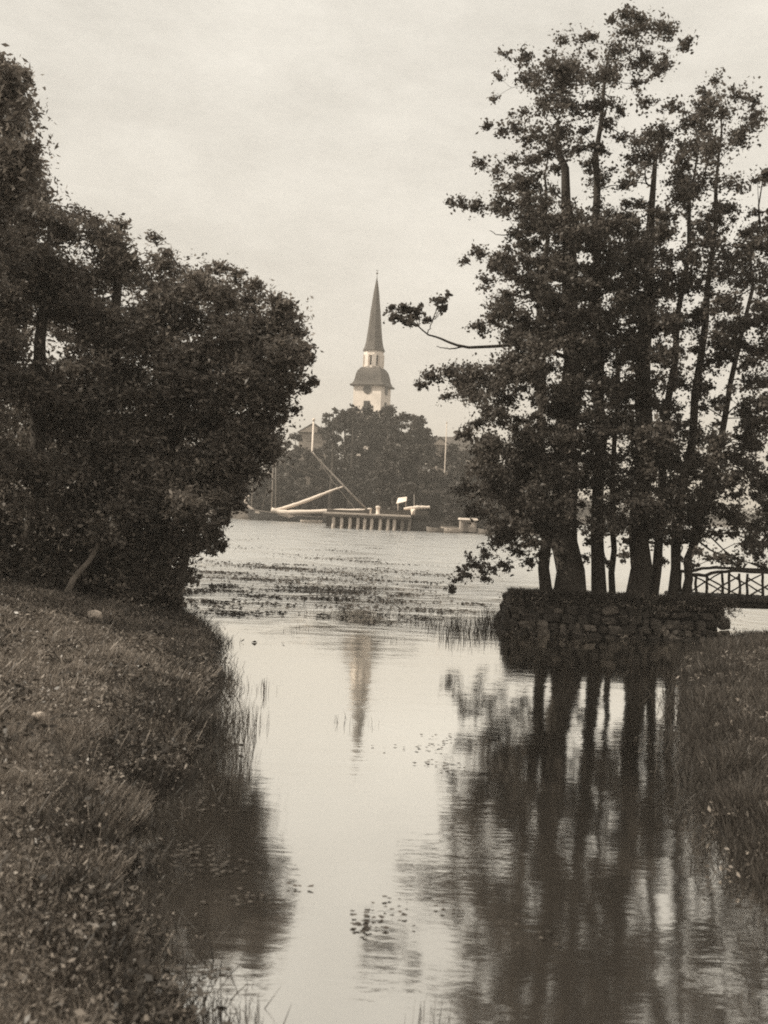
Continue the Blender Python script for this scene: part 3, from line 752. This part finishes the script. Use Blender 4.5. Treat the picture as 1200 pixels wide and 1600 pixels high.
# white stone on the bank
def rock(label, px, py, size, mt, d=None):
    d0 = np.linspace(8, 40, 1500); u_, v_ = unroll(px, py); xs2 = u_/F*d0; zs = left_z(xs2, d0); ray = H-v_/F*d0
    k = int(np.argmax(ray < zs)); y = d0[k]; x = xs2[k]
    me = stone_mesh(int(px)); o = link('rock', me, M[mt]); o.location = (x, y, float(left_z(x, y))+size*.22); o.scale = (size, size*.8, size*.7); o.rotation_euler = (.1, .1, .6)
    tag(o, label, 'rock')
rock('round pale stone lying on the grass in front of the leaning trunk', 147, 972, .34, 'stone_pale')
rock('small flat pale stone half sunk in weeds low on the bank', 58, 1126, .16, 'stone_pale')

# ---------------------------------------------------------------- rustic log bridge
br = empty('rustic_bridge', (10.5, 27.3, .6), 'rustic footbridge with crossed-log railing leaving the stone quay', 'footbridge')
BY0, BY1 = 26.7, 28.1
x0b, x1b = P(1080, 930, BY0)[0], 14.5
def log(name, pts, r0, r1, m=6):
    tp = smooth_path(pts, m, .008, random.randint(0, 9999))
    bm_ = MB(); bm_.tube(tp, np.linspace(r0, r1, len(tp))*1.35*np.random.default_rng(len(COL.objects)).uniform(.88, 1.12, len(tp)), 7); return bm_.build(name, M['log'], br, True)
def Pb(x, y, d=BY0): return P(x, y, d)
zd = float(Pb(1120, 938)[2])
for yy in (BY0+.05, BY1-.05):
    bm_ = MB(); bm_.tube(smooth_path([(x0b-.25, yy, zd-.10), ((x0b+x1b)/2, yy, zd-.07), (x1b, yy, zd-.12)], 9), [.10]*9, 8); bm_.build('beam', M['log'], br, True)
xx = x0b-.2; k = 0
pl_me = None
while xx < x1b-.1:
    bm_ = MB(); bm_.tube([(0, -.85, 0), (0, 0, .004), (0, .85, 0)], [.062, .066, .06], 7)
    if pl_me is None:
        o = bm_.build('plank', M['log'], None, True); pl_me = o.data
    else:
        o = bpy.data.objects.new('plank', pl_me); COL.objects.link(o)
    o.parent = br; o.location = Vector((xx, (BY0+BY1)/2, zd+.03+random.uniform(-.008, .008)))-br.location; o.rotation_euler = (0, random.uniform(0, 6), random.uniform(-.02, .02))
    xx += .134
for side, yy in ((0, BY0), (1, BY1)):
    dd = yy
    def B(x, y):       # photo pixel on the near railing; the far one is the same, further back
        p = P(x, y+max(0, x-1150)*.042, BY0); return np.array([p[0], dd, p[2]])
    log('rail', [B(1074,898), B(1090,898), B(1100,899), B(1118,895), B(1140,892), B(1160,892), B(1200,893), B(1260,895)], .032, .03, 14)
    log('rail', [B(1260,895), B(1310,892), B(1370,893), B(1440,896)], .03, .026, 9)
    for (xa, xb) in ((1103, 1155), (1168, 1222), (1236, 1290), (1304, 1358)):
        log('brace', [B(xa, 902), B((xa+xb)/2, 916), B(xb, 931)], .017, .015); log('brace', [B(xa+2, 931), B((xa+xb)/2, 915), B(xb, 900)], .017, .015)
    for (xa, xt) in ((1090, 1089), (1104, 1105), (1157, 1155), (1167, 1168), (1223, 1222), (1235, 1236), (1290, 1290), (1303, 1304), (1358, 1358)):
        log('post', [B(xa, 938), B((xa+xt)/2-(3 if xa == 1090 else 0), 915), B(xt, 896)], .028, .024)

# ---------------------------------------------------------------- far shore: church, houses
D = 250.0; K = D/F
ch = empty('church', tuple(P(582, 603, D)[:2])+(float(far_z(P(582, 603, D)[0], D)),), 'white church tower with lantern and tall shingled spire above the far trees', 'church', rz=0)
cxw, cyw = P(582, 603, D)[0], D
def zz(py): return float(P(582, py, D)[2])
ROT = math.radians(-19)
b = MB(); zb = zz(760); zt = zz(604)
b.box((cxw, cyw, (zb+zt)/2-3), (6.9, 6.9, zt-zb+6), ROT); b.build('tower', M['plaster'], ch)
def sq(prof, nm, mt, n=4, scale=math.sqrt(2)):
    bb = MB(); bb.lathe((cxw, cyw, 0), [(r_*scale, z) for r_, z in prof], n, ROT); return bb.build(nm, mt, ch)
hd = [(4.1, zz(605.5)), (4.2, zz(603.5)), (3.72, zz(601)), (3.42, zz(597)), (3.28, zz(592)), (3.15, zz(587)), (2.85, zz(581)), (2.45, zz(577)), (2.1, zz(575))]
sq(hd, 'hood_roof', M['shingle'])
ln_r = 15.2*K
# octagonal lantern with eight pillars and dark arched openings
b = MB(); b.lathe((cxw, cyw, 0), [(ln_r*.80, zz(575.5)), (ln_r*.80, zz(549))], 8, ROT); b.build('lantern_core', M['dark'], ch)
b = MB(); b.lathe((cxw, cyw, 0), [(ln_r*1.06, zz(576)), (ln_r*1.06, zz(573)), (ln_r, zz(572.5)), (ln_r*.82, zz(572.4))], 8, ROT); b.build('lantern_base', M['plaster'], ch)
b = MB(); b.lathe((cxw, cyw, 0), [(ln_r*.82, zz(556.6)), (ln_r, zz(556.5)), (ln_r*1.02, zz(549)), (ln_r*1.1, zz(548.2))], 8, ROT); b.build('lantern_frieze', M['plaster'], ch)
for k in range(8):
    a = ROT+2*math.pi*(k+.5)/8
    b = MB(); b.box((cxw+ln_r*.93*math.cos(a), cyw+ln_r*.93*math.sin(a), (zz(573)+zz(556))/2), (1.15*.6, 1.02, zz(556)-zz(573)+.3), a); b.build('pillar', M['plaster'], ch)
sp = [(17.6, 549.3), (17.8, 548), (15.3, 543), (13.6, 536), (12.4, 528), (10.9, 515), (9.4, 500), (8.2, 487), (6.6, 475), (4.6, 458), (2.6, 445), (.9, 436), (.35, 432)]
b = MB(); b.lathe((cxw+.0, cyw, 0), [(r_*K*.98, zz(y)) for r_, y in sp], 8, ROT); so = b.build('spire', M['shingle'], ch)
b = MB(); b.lathe((cxw, cyw, 0), [(.06, zz(434)), (.06, zz(428)), (.26, zz(427.5)), (.26, zz(426)), (.05, zz(425.5)), (.04, zz(421))], 8); b.box((cxw, cyw, zz(422.5)), (.6, .07, .08)); b.build('finial', M['roof_dark'], ch)
for k in range(4):
    a = ROT-math.pi/2+k*math.pi/2; nx, ny = math.cos(a), math.sin(a)
    bb = MB(); fx = cxw+nx*3.47; fy = cyw+ny*3.47; cz = zz(611)
    circ = []
    for e in (0, .14):
        circ += [(fx+nx*e+(-ny)*1.02*math.cos(t)*1, fy+ny*e+nx*1.02*math.cos(t), cz+1.02*math.sin(t)) for t in np.linspace(0, 2*math.pi, 20, endpoint=False)]
    bb.add(circ, [tuple(range(20, 40))]+[(i, (i+1) % 20, 20+(i+1) % 20, 20+i) for i in range(20)]); cf = bb.build('clock_face', M['clock'], ch)
    hb = MB(); hb.box((fx+nx*.17, fy+ny*.17, cz+.3), (.05, .09, .75), a); hb.box((fx+nx*.17-ny*.2, fy+ny*.17+nx*.2, cz), (.05, .5, .09), a); hb.build('hand', M['gilt'], cf)
    bb = MB(); fz = zz(640)
    bb.box((cxw+nx*3.46, cyw+ny*3.46, fz), (.12, 1.5, 3.4), a); bb.build('louvre_window', M['dark'], ch)
# nave, hidden down among the trees
b = MB(); nz_ = 14.5; nave_c = (cxw+14.5*math.cos(ROT), cyw+14.5*math.sin(ROT))
b.box((nave_c[0], nave_c[1], 10), (20, 11, 9), ROT); b.build('nave_wall', M['plaster'], ch)
b = MB(); cs, sn = math.cos(ROT), math.sin(ROT)
def loc(u, v, z): return (nave_c[0]+u*cs-v*sn, nave_c[1]+u*sn+v*cs, z)
b.add([loc(-10.3, -6.1, 14.3), loc(10.3, -6.1, 14.3), loc(10.3, 6.1, 14.3), loc(-10.3, 6.1, 14.3), loc(-10.3, 0, 19.5), loc(10.3, 0, 19.5)], [(0,1,5,4),(2,3,4,5),(1,2,5),(3,0,4),(0,3,2,1)]); b.build('nave_roof', M['shingle'], ch)

def house(label, px, pw, d, y_eave, y_ridge, y_base, wall, rz=0.0, depth=7.0, chimney=True, name='house'):
    c = P(px, y_base, d); w = pw/F*d; ze, zr = P(px, y_eave, d)[2], P(px, y_ridge, d)[2]; zg = min(float(far_z(c[0], d)), ze-2.6)
    h = empty(name, (c[0], d, zg), label, 'house', 'houses on the far shore')
    b = MB(); b.box((c[0], d+depth/2, (zg+ze)/2-.2), (w, depth, ze-zg+.4), 0)
    b.build('wall', wall, h)
    b = MB(); e = .35
    b.add([(c[0]-w/2-e, d-e, ze+.01), (c[0]+w/2+e, d-e, ze+.01), (c[0]+w/2+e, d+depth+e, ze+.01), (c[0]-w/2-e, d+depth+e, ze+.01), (c[0], d-e, zr), (c[0], d+depth+e, zr)],
          [(0,3,5,4),(1,4,5,2),(0,4,1),(3,2,5),(0,1,2,3)]); rf = b.build('roof', M['roof_dark'], h)
    b = MB(); b.add([(c[0]-w/2, d-.03-.33, ze+.05), (c[0]+w/2, d-.36, ze+.05), (c[0], d-.36, zr-.45)], [(0, 1, 2)]); b.build('gable', wall, h)
    if chimney:
        b = MB(); b.box((c[0]+w*.12, d+depth*.5, zr+.35), (.7, .7, 1.6)); b.build('chimney', M['plaster_grey'], rf)
    for k in (-1, 1):
        b = MB(); b.box((c[0]+k*w*.25, d-.02, (zg+ze)/2+.3), (.9, .1, 1.3)); wf = b.build('window', M['white'], h)
        b = MB(); b.box((c[0]+k*w*.25, d-.06, (zg+ze)/2+.3), (.7, .08, 1.1)); b.build('pane', M['dark'], wf)
    return h
house('dark-roofed house whose gable shows behind the white pole on the far shore', 484, 44, 188, 676, 660, 800, M['plaster_grey'])
house('pale gabled house peeping out between the church hill and the alders', 683, 30, 182, 696, 682, 800, M['plaster_grey'])
def pole(label, px, ytop, d, r_, mt, name='flagpole', cat='flagpole'):
    c = P(px, ytop, d); z0 = float(far_z(c[0], d))
    o = empty(name, (c[0], d, z0), label, cat)
    b = MB(); b.tube([(c[0], d, z0-.3), (c[0], d, (z0+c[2])/2), (c[0], d, c[2])], [r_, r_*.9, r_*.7], 8); b.build('pole', M[mt], o, True)
    b = MB(); b.lathe((c[0], d, c[2]), [(r_*.3, 0), (r_*1.2, r_), (r_*1.2, r_*2), (r_*.2, r_*3)], 8); b.build('finial', M[mt], o)
    b = MB(); b.box((c[0], d, z0+.15), (r_*4, r_*4, .5)); b.build('base', M['stone'], o)
pole('thick white pole standing up beside the dark gabled roof', 490, 659, 176, .22, 'white')
pole('thin white pole in front of the pale gabled house by the alders', 698, 662, 150, .10, 'pile')

# ---------------------------------------------------------------- far trees
def far_tree(label, px, ytop, hw, d, seed, pale=False, n=170, wispy=False):
    r = np.random.default_rng(seed); x = float(P(px, ytop, d)[0]); z0 = float(far_z(x, d)); zt_ = float(P(px, ytop, d)[2]); h = zt_-z0; w = hw/F*d
    cl = []
    for _ in range(64 if not wispy else 16):
        u = r.uniform(.10, .97) if not wispy else r.uniform(.45, .97)
        ww = w*(math.sin(math.pi*min(1, u*.86+.12)))**.6
        a = r.uniform(0, 6.28); q = ww*math.sqrt(r.uniform()); s = w*.29*r.uniform(.6, 1.2)
        cl.append((x+q*math.cos(a), d+q*math.sin(a)*.9, z0+h*u*.985-s*.3, s, s, s*.75))
    make_tree('far_tree', label, [(x, d, z0), (x+.2, d, z0+h*.5), (x, d, z0+h*.9)], max(.15, h*.02), cl, n*.8 if not wispy else 40, .42 if d < 200 else .5, M['far_leaf_pale' if pale else 'far_leaf'], M['bark'],
              'trees on the far shore', 6, seed, limb=True, limb_every=4, trunk_m=6, flat=.75)
FT = [ # px, top, halfwidth, d, pale, label
 (400,690,26,180,0,'far tree rising behind the two masts of the moored sloop'),
 (432,672,24,184,0,'far tree between the outer willow boughs and the sloop masts'),
 (455,700,22,174,1,'paler far tree behind the raised white spar'),
 (462,672,20,182,0,'far tree close in front of the dark gabled roof'),
 (488,698,24,172,1,'paler far tree standing below the white pole'),
 (515,640,22,160,0,'thin far tree at the shoulder of the church hill'),
 (540,636,30,165,0,'full far tree on the near side of the church tower'),
 (556,630,24,185,0,'far tree just under the clock side of the church tower'),
 (580,627,28,158,0,'far tree directly below the church spire'),
 (605,628,28,175,0,'far tree below the eaves corner of the church tower'),
 (628,640,26,160,0,'far tree downhill from the church tower towards the alders'),
 (655,645,26,165,1,'rounded paler far tree on the end of the church hill'),
 (648,690,28,148,0,'dark far tree in front of the rounded paler one'),
 (612,700,30,146,0,'dark far tree over the white bollards of the pier'),
 (570,710,30,145,0,'dark far tree behind the end of the furled sail'),
 (530,716,28,145,1,'paler far tree behind the head of the pier'),
 (505,735,22,167,0,'low far tree behind the white spar tip'),
 (670,730,24,143,1,'pale bushy far tree over the canvas awning'),
 (690,740,24,150,0,'dark far tree beside the thin white pole'),
 (708,690,26,160,0,'dark far tree filling the gap next to the alders'),
 (735,700,28,158,0,'dark far tree seen through the drooping alder boughs'),
 (765,705,28,156,0,'dark far tree behind the small white boathouse'),
 (800,720,28,154,0,'far tree behind the slim end alder of the quay'),
 (640,752,22,139,0,'low dark far tree behind the small yawl'),
 (715,752,24,138,0,'low dark far tree beside the small white boathouse'),
 (440,745,26,169,0,'low far tree behind the hull of the moored sloop'),
 (475,752,24,169,0,'low far tree behind the raised white spar'),
 (410,740,24,170,0,'low far tree behind the curled white prow'),
 (380,720,30,175,0,'far tree glimpsed beyond the willow overhang'),
 (545,760,26,139,0,'low far bush tree behind the pier deck'),
 (590,757,26,139,0,'low dark far tree behind the pier bollards'),
 (350,700,36,180,0,'far tree mostly hidden by the domed willow'),
 (592,640,26,192,0,'far tree directly behind the one below the church spire'),
 (566,645,26,198,0,'far tree hard against the foot of the church tower'),
 (660,665,30,176,0,'dark far tree standing in front of the pale gabled house'),
 (755,760,26,137,0,'low far tree on the strand past the boathouse'),
]
for k, (px, yt, hw, d, pale, l) in enumerate(FT):
    if 495 < px < 600: d = max(d, 169+(k*7) % 12)
    far_tree(l, px, yt, hw, d, 400+k, bool(pale))
far_tree('wispy thin-crowned tree against the sky by the white pole', 522, 628, 14, 170, 480, False, wispy=True)
far_tree('wispy thin-crowned tree against the sky under the tower clock', 553, 622, 14, 172, 481, False, wispy=True)
far_tree('wispy thin-crowned tree against the sky past the tower corner', 607, 630, 12, 172, 482, False, wispy=True)
# low woods far down the lake
cl = []; r_ = np.random.default_rng(8)
for k in range(260):
    x = r_.uniform(22, 420); y = float(shore(x))+r_.uniform(8, 60); z = float(far_z(x, y)); h = r_.uniform(4, 9)
    cl.append((x, y, z+h*.55, 4.5, 4.5, h*.5))
V, _t = clump_leaves(np.array(cl), 150, 1.2, r_, 8)
stuff('distant_woods', V, 'far_leaf', 'low wooded shore far down the lake glimpsed between the alder trunks', 'woods')

# ---------------------------------------------------------------- pier
PD = 130.0
def Q(px, py, d=PD): return P(px, py, d)
zt = float(Q(572, 803)[2]); xa, xb = Q(505, 805)[0], Q(642, 805)[0]
pier = empty('pier', (float((xa+xb)/2), PD, 0), 'timber pier on a row of whitened piles at the far shore', 'pier')
b = MB(); b.box(((xa+xb)/2, PD+3.0, zt-.09), (xb-xa, 6.4, .18)); b.build('deck', M['deck'], pier)
b = MB(); b.box(((xa+xb)/2, PD+.05, zt-.32), (xb-xa-.1, .3, .27)); b.build('beam', M['timber'], pier)
b = MB(); b.box(((xa+xb)/2, PD+5.6, zt-.75), (xb-xa-.2, .25, 2.2)); b.build('back_boards', M['timber_dark'], pier)
b = MB(); b.box((Q(625, 805)[0], PD+5.7, zt+.35), (Q(655, 805)[0]-Q(560, 805)[0], .2, .5)); b.build('rail_board', M['timber_dark'], pier)
for px in (521, 534, 547, 559.5, 570, 581, 594.5, 606.5, 616.5, 629, 640):
    c = Q(px, 805)
    b = MB(); b.tube([(c[0], PD+.25, -1.0), (c[0]+.03, PD+.25, zt-.46)], [.24, .21], 9); o = b.build('pile', M['pile'] if px < 625 else M['timber'], pier, True); o.rotation_euler = (0, random.uniform(-.035, .035)*.3, 0)
    b = MB(); b.tube([(c[0]+.2, PD+3.6, -1.0), (c[0]+.2, PD+3.6, zt-.2)], [.2, .2], 7); b.build('pile', M['timber_dark'], pier, True)
for px, l, hh in ((577, 'squat white bollard on the pier', .75), (590, 'taller white bollard on the pier', 1.05)):
    c = Q(px, 805); o = empty('bollard', (c[0], PD+1.2, zt), l, 'bollard', 'white bollards on the pier')
    b = MB(); b.lathe((c[0], PD+1.2, zt), [(.34, 0), (.30, .08), (.24, .14), (.22, hh*.62), (.24, hh*.68)], 10); b.build('post', M['white'], o, True)
    b = MB(); b.lathe((c[0], PD+1.2, zt), [(.24, hh*.68), (.31, hh*.78), (.30, hh*.92), (.15, hh)], 10); b.build('cap', M['white'], o, True)

# ---------------------------------------------------------------- boats
def hull_mb(x0, x1, y, zd_, beam, sheer0, sheer1, draft=.3, n=14, transom=.35, m=9):
    """a round-bilged hull, bow at x0; the rim follows the sheer"""
    V = []; Fc = []
    for i in range(n):
        t = i/(n-1); wd = beam/2*(math.sin(math.pi*min(1, t*.62+.0))**.75 if t < .8 else 1)*(1-(1-transom)*max(0, (t-.55)/.45)**2)
        wd = max(wd, .02); xx = x0+(x1-x0)*t
        rim = zd_+sheer0*(1-t)**2.2+sheer1*t**2.5
        for j in range(m):
            a = math.pi*j/(m-1); c, s = math.cos(a), math.sin(a)
            V.append((xx+(x1-x0)*.05*(1-t)**2*(s)*1.2, y+wd*math.copysign(abs(c)**.7, c), rim-(rim+draft*(.35+.65*math.sin(math.pi*t)))*abs(s)**.8))
    for i in range(n-1):
        for j in range(m-1):
            a = i*m+j; Fc.append((a, a+1, a+m+1, a+m))
    Fc.append(tuple(range((n-1)*m, n*m)))
    b = MB(); b.add(V, Fc); return b
def rim_pts(x0, x1, y, zd_, beam, s0, s1, side, n=14, transom=.35, dz=0.0, f=1.0):
    o = []
    for i in range(n):
        t = i/(n-1); wd = beam/2*(math.sin(math.pi*min(1, t*.62))**.75 if t < .8 else 1)*(1-(1-transom)*max(0, (t-.55)/.45)**2)
        o.append((x0+(x1-x0)*t, y+side*max(wd, .02)*f, zd_+s0*(1-t)**2.2+s1*t**2.5+dz))
    return o
def deck_mesh(x0, x1, y, zd_, beam, s0, s1, dz, transom=.35):
    a = rim_pts(x0, x1, y, zd_, beam, s0, s1, -1, dz=dz, f=.95, transom=transom); c = rim_pts(x0, x1, y, zd_, beam, s0, s1, 1, dz=dz, f=.95, transom=transom)
    b = MB(); n = len(a); b.add(a+c, [(i, i+1, n+i+1, n+i) for i in range(n-1)]); return b
def sail_roll(pts, rad, seed):
    r = np.random.default_rng(seed); tp = smooth_path(pts, 26)
    rr = np.interp(np.linspace(0, 1, 26), np.linspace(0, 1, len(rad)), rad)*(1+r.uniform(-.16, .16, 26))
    b = MB(); b.tube(tp, rr, 9); return b

BD = 161.0
s1 = empty('sloop', (float(Q(450, 805, BD)[0]), BD, 0), 'dark-hulled sloop with raised white spar and furled sail moored by the pier', 'sailing boat', 'boats on the far shore')
hx0, hx1 = Q(383, 805, BD)[0], Q(520, 805, BD)[0]
zrim = float(Q(460, 807, BD)[2])
hull_mb(hx0, hx1, BD, zrim, 2.9, .95, .08, .35).build('hull', M['hull'], s1, True)
deck_mesh(hx0, hx1, BD, zrim, 2.9, .95, .08, -.12).build('deck', M['deck'], s1)
for sd in (-1, 1):
    b = MB(); b.tube(rim_pts(hx0, hx1, BD, zrim, 2.9, .95, .08, sd, dz=.02), [.05]*14, 6); b.build('gunwale', M['hull_grey'], s1, True)
b = MB(); b.box((Q(445, 805, BD)[0], BD, zrim+.28), (3.0, 1.5, .62), 0, .86); cb = b.build('cabin', M['timber'], s1)
for k in (-.8, 0, .8):
    b = MB(); b.box((Q(445, 805, BD)[0]+k, BD-.72, zrim+.3), (.4, .06, .2), 0); b.build('porthole', M['dark'], cb)
mx_ = Q(424, 805, BD)[0]
b = MB(); b.tube([(mx_, BD, zrim-.2), (mx_, BD, 6), (mx_+.02, BD, float(Q(424, 702, BD)[2]))], [.13, .11, .06], 8); b.build('mast', M['mast'], s1, True)
b = MB(); b.tube([(mx_+.55, BD-.1, zrim), (mx_+.5, BD-.05, 5), (mx_+.3, BD, float(Q(430, 722, BD)[2]))], [.08, .07, .05], 6); b.build('spar', M['mast'], s1, True)
sail_roll([Q(426, 797, BD-.3), Q(450, 792, BD-.3), Q(485, 780, BD-.3), Q(520, 766, BD-.3), Q(536, 760.5, BD-.3)], [.10, .30, .27, .18, .10], 3).build('furled_sail', M['canvas'], s1, True)
sail_roll([Q(424, 796, BD-1.2), Q(440, 801, BD-1.2), Q(470, 800.5, BD-1.2), Q(520, 798.5, BD-1.2), Q(556, 797.5, BD-1.2), Q(571, 796.5, BD-1.2)], [.30, .46, .36, .28, .24, .14], 4).build('furled_sail', M['canvas'], s1, True)
b = MB(); b.tube([Q(424, 803, BD), Q(500, 801, BD), Q(575, 799, BD)], [.09, .09, .07], 7); b.build('boom', M['mast'], s1, True)
b = MB(); b.add([Q(427, 798, BD-1.3), Q(443, 799, BD-1.2), Q(462, 807, BD-1.3), Q(452, 809, BD-1.5), Q(435, 805, BD-1.4), (Q(445, 802, BD)+np.array([0, -1.75, .1]))], [(0, 1, 5), (1, 2, 5), (2, 3, 5), (3, 4, 5), (4, 0, 5)]); b.build('sail_bunt', M['canvas'], s1)
b = MB(); b.tube(smooth_path([Q(396, 797, BD), Q(387, 790, BD), Q(383, 783, BD), Q(385, 777, BD), Q(390, 775, BD)], 12), np.linspace(.2, .12, 12), 8); b.build('prow', M['white'], s1, True)
b = MB(); b.tube([Q(424, 704, BD), Q(404, 750, BD), Q(386, 796, BD)], [.02]*3, 5); b.build('stay', M['mast'], s1)
b = MB(); b.box((float(Q(406, 805, BD)[0]), BD-.2, zrim+.42), (1.5, .8, .3), .1); b.build('foredeck_hatch', M['white'], s1)
for (q0_, q1_) in (((424, 704), (500, 800)), ((424, 720), (440, 803)), ((424, 715), (536, 761)), ((424, 735), (408, 800))):
    b = MB(); b.tube([Q(*q0_, BD), Q((q0_[0]+q1_[0])/2, (q0_[1]+q1_[1])/2+1, BD), Q(*q1_, BD)], [.02]*3, 5); b.build('stay', M['mast'], s1)
# mast of a boat lying behind the prow
s2 = empty('cutter', (float(Q(402, 805, 164)[0]), 164, 0), 'low grey boat with a short bare mast behind the curled white prow', 'sailing boat', 'boats on the far shore')
q0, q1 = Q(372, 805, 164)[0], Q(432, 805, 164)[0]
hull_mb(q0, q1, 164, .85, 1.7, .4, .1).build('hull', M['hull_grey'], s2, True); deck_mesh(q0, q1, 164, .85, 1.7, .4, .1, -.1).build('deck', M['deck'], s2)
c = Q(395, 742, 164); b = MB(); b.tube([(c[0], 164, .6), (c[0], 164, float(c[2]))], [.09, .05], 7); b.build('mast', M['mast'], s2, True)
# white dinghy
dg = empty('dinghy', (float(Q(488, 805, 157)[0]), 157, 0), 'small white dinghy floating under the sloop stern', 'rowing boat', 'boats on the far shore')
q0, q1 = Q(505, 805, 157)[0], Q(470, 805, 157)[0]
hull_mb(q0, q1, 157, .33, 1.1, .14, .06, .12, transom=.6).build('hull', M['white'], dg, True)
for t in (.3, .6, .85):
    b = MB(); b.box((q0+(q1-q0)*t, 157, .28), (.2, .85, .04)); b.build('thwart', M['timber'], dg)
deck_mesh(q0, q1, 157, .12, .9, .0, .0, 0, transom=.6).build('bottom_boards', M['timber'], dg)
# yawl by the pier end with a white sail on its boom
yw = empty('yawl', (float(Q(655, 805, 134)[0]), 134, 0), 'small dark yawl with white sail rolled along its level boom past the pier', 'sailing boat', 'boats on the far shore')
q0, q1 = Q(690, 805, 134)[0], Q(630, 805, 134)[0]
hull_mb(q0, q1, 134, .95, 1.6, .35, .1).build('hull', M['hull'], yw, True); deck_mesh(q0, q1, 134, .95, 1.6, .35, .1, -.1).build('deck', M['deck'], yw)
sail_roll([Q(631, 795, 133.6), Q(650, 793, 133.6), Q(672, 792.5, 133.6)], [.14, .24, .17], 6).build('furled_sail', M['canvas'], yw, True)
b = MB(); b.tube([Q(648, 806, 134), Q(647.5, 790, 134), Q(647, 772, 134)], [.08, .07, .04], 7); b.build('mast', M['mast'], yw, True)
b = MB(); b.add([Q(641, 794, 133.5), Q(650, 794, 133.5), Q(648, 804, 133.3), Q(643, 805, 133.3), Q(645, 799, 133.0)], [(0, 1, 4), (1, 2, 4), (2, 3, 4), (3, 0, 4)]); b.build('sail_bunt', M['canvas'], yw)
# derrick spar leaning over the quay
sp_ = empty('leaning_spar', tuple(Q(572, 800, 131)), 'long thin grey spar leaning over the pier from the bank', 'spar')
b = MB(); b.tube([Q(574, 797, 131), Q(536, 758, 132), Q(498, 718, 133), Q(488, 706, 133)], [.13, .12, .09, .07], 7); b.build('pole', M['mast'], sp_, True)
b = MB(); b.box(tuple(Q(574, 799, 131)), (.5, .5, .5)); b.build('base', M['timber_dark'], sp_)
b = MB(); b.tube([Q(489, 707, 133), Q(520, 752, 132), Q(556, 797, 131.5)], [.025]*3, 5); b.build('rope', M['mast'], sp_)
# canvas awning
aw = empty('canvas_awning', tuple(Q(630, 795, 136)), 'small white canvas awning tilted on a post behind the pier', 'awning')
b = MB(); a0, a1, a2, a3 = Q(619, 787, 135.5), Q(635, 783, 135.5), Q(636, 776, 137), Q(622, 778, 137); mid = (a0+a1+a2+a3)/4+np.array([0, 0, .22])
b.add([a0, a1, a2, a3, mid], [(0, 1, 4), (1, 2, 4), (2, 3, 4), (3, 0, 4)]); b.build('canopy', M['canvas'], aw)
for px in (622, 634):
    b = MB(); b.tube([Q(px, 784, 136), (Q(px, 805, 136)[0], 136, .6)], [.06, .06], 6); b.build('post', M['pile'], aw)
# boathouse and skiffs on the strand
bh = empty('boathouse', (float(Q(735, 805, 131.5)[0]), 132, .2), 'small white boathouse with pale flat roof on the strand past the pier', 'boathouse')
x_, w_ = float(Q(733, 805, 131.5)[0]), 25/F*131.5
b = MB(); b.box((x_, 133, .9), (w_, 2.2, 1.5)); b.build('wall', M['plaster_grey'], bh)
b = MB(); b.box((x_, 132.95, 1.75), (w_+.35, 2.8, .22), 0, .93); b.build('roof', M['white'], bh)
b = MB(); b.box((x_-.35, 131.88, .78), (.6, .08, 1.2)); dr = b.build('door', M['timber'], bh); b = MB(); b.box((x_-.15, 131.82, .78), (.06, .06, .15)); b.build('handle', M['dark'], dr)
b = MB(); b.box((x_+.5, 131.88, 1.0), (.5, .08, .5)); wf = b.build('window', M['white'], bh); b = MB(); b.box((x_+.5, 131.84, 1.0), (.38, .06, .38)); b.build('pane', M['dark'], wf)
for px, dd, wd_, l in ((704, 130, 15, 'pale skiff drawn up beside the small white boathouse'), (680, 128.5, 14, 'grey skiff lying between the pier end and the pale skiff'), (765, 129.5, 18, 'grey skiff on the strand past the boathouse')):
    sk = empty('skiff', (float(Q(px, 805, dd)[0]), dd, 0), l, 'rowing boat', 'boats on the far shore')
    q0, q1 = Q(px-wd_/1.0, 818, dd)[0], Q(px+wd_/1.0, 818, dd)[0]
    hull_mb(q0, q1, dd, .5, .95, .2, .08, .1, transom=.6).build('hull', M['pile'] if 'pale' in l[:5] else M['hull_grey'], sk, True)
    for t in (.35, .7):
        b = MB(); b.box((q0+(q1-q0)*t, dd, .45), (.2, .75, .04)); b.build('thwart', M['timber'], sk)

# ---------------------------------------------------------------- air
HAZE = 0.0009
if HAZE:
    b = MB(); b.box((0, 1700, 55), (5600, 4600, 120))
    hz = b.build('haze', None); tag(hz, 'thin pale summer haze over the lake and far shore', 'haze', kind='stuff')
    hm = bpy.data.materials.new('haze'); hm.use_nodes = True; hm.node_tree.nodes.clear()
    pv = hm.node_tree.nodes.new('ShaderNodeVolumePrincipled'); pv.inputs['Density'].default_value = HAZE; pv.inputs['Color'].default_value = (.97, .90, .81, 1); pv.inputs['Anisotropy'].default_value = 0.0
    ho = hm.node_tree.nodes.new('ShaderNodeOutputMaterial'); hm.node_tree.links.new(pv.outputs[0], ho.inputs['Volume'])
    hz.data.materials.append(hm)
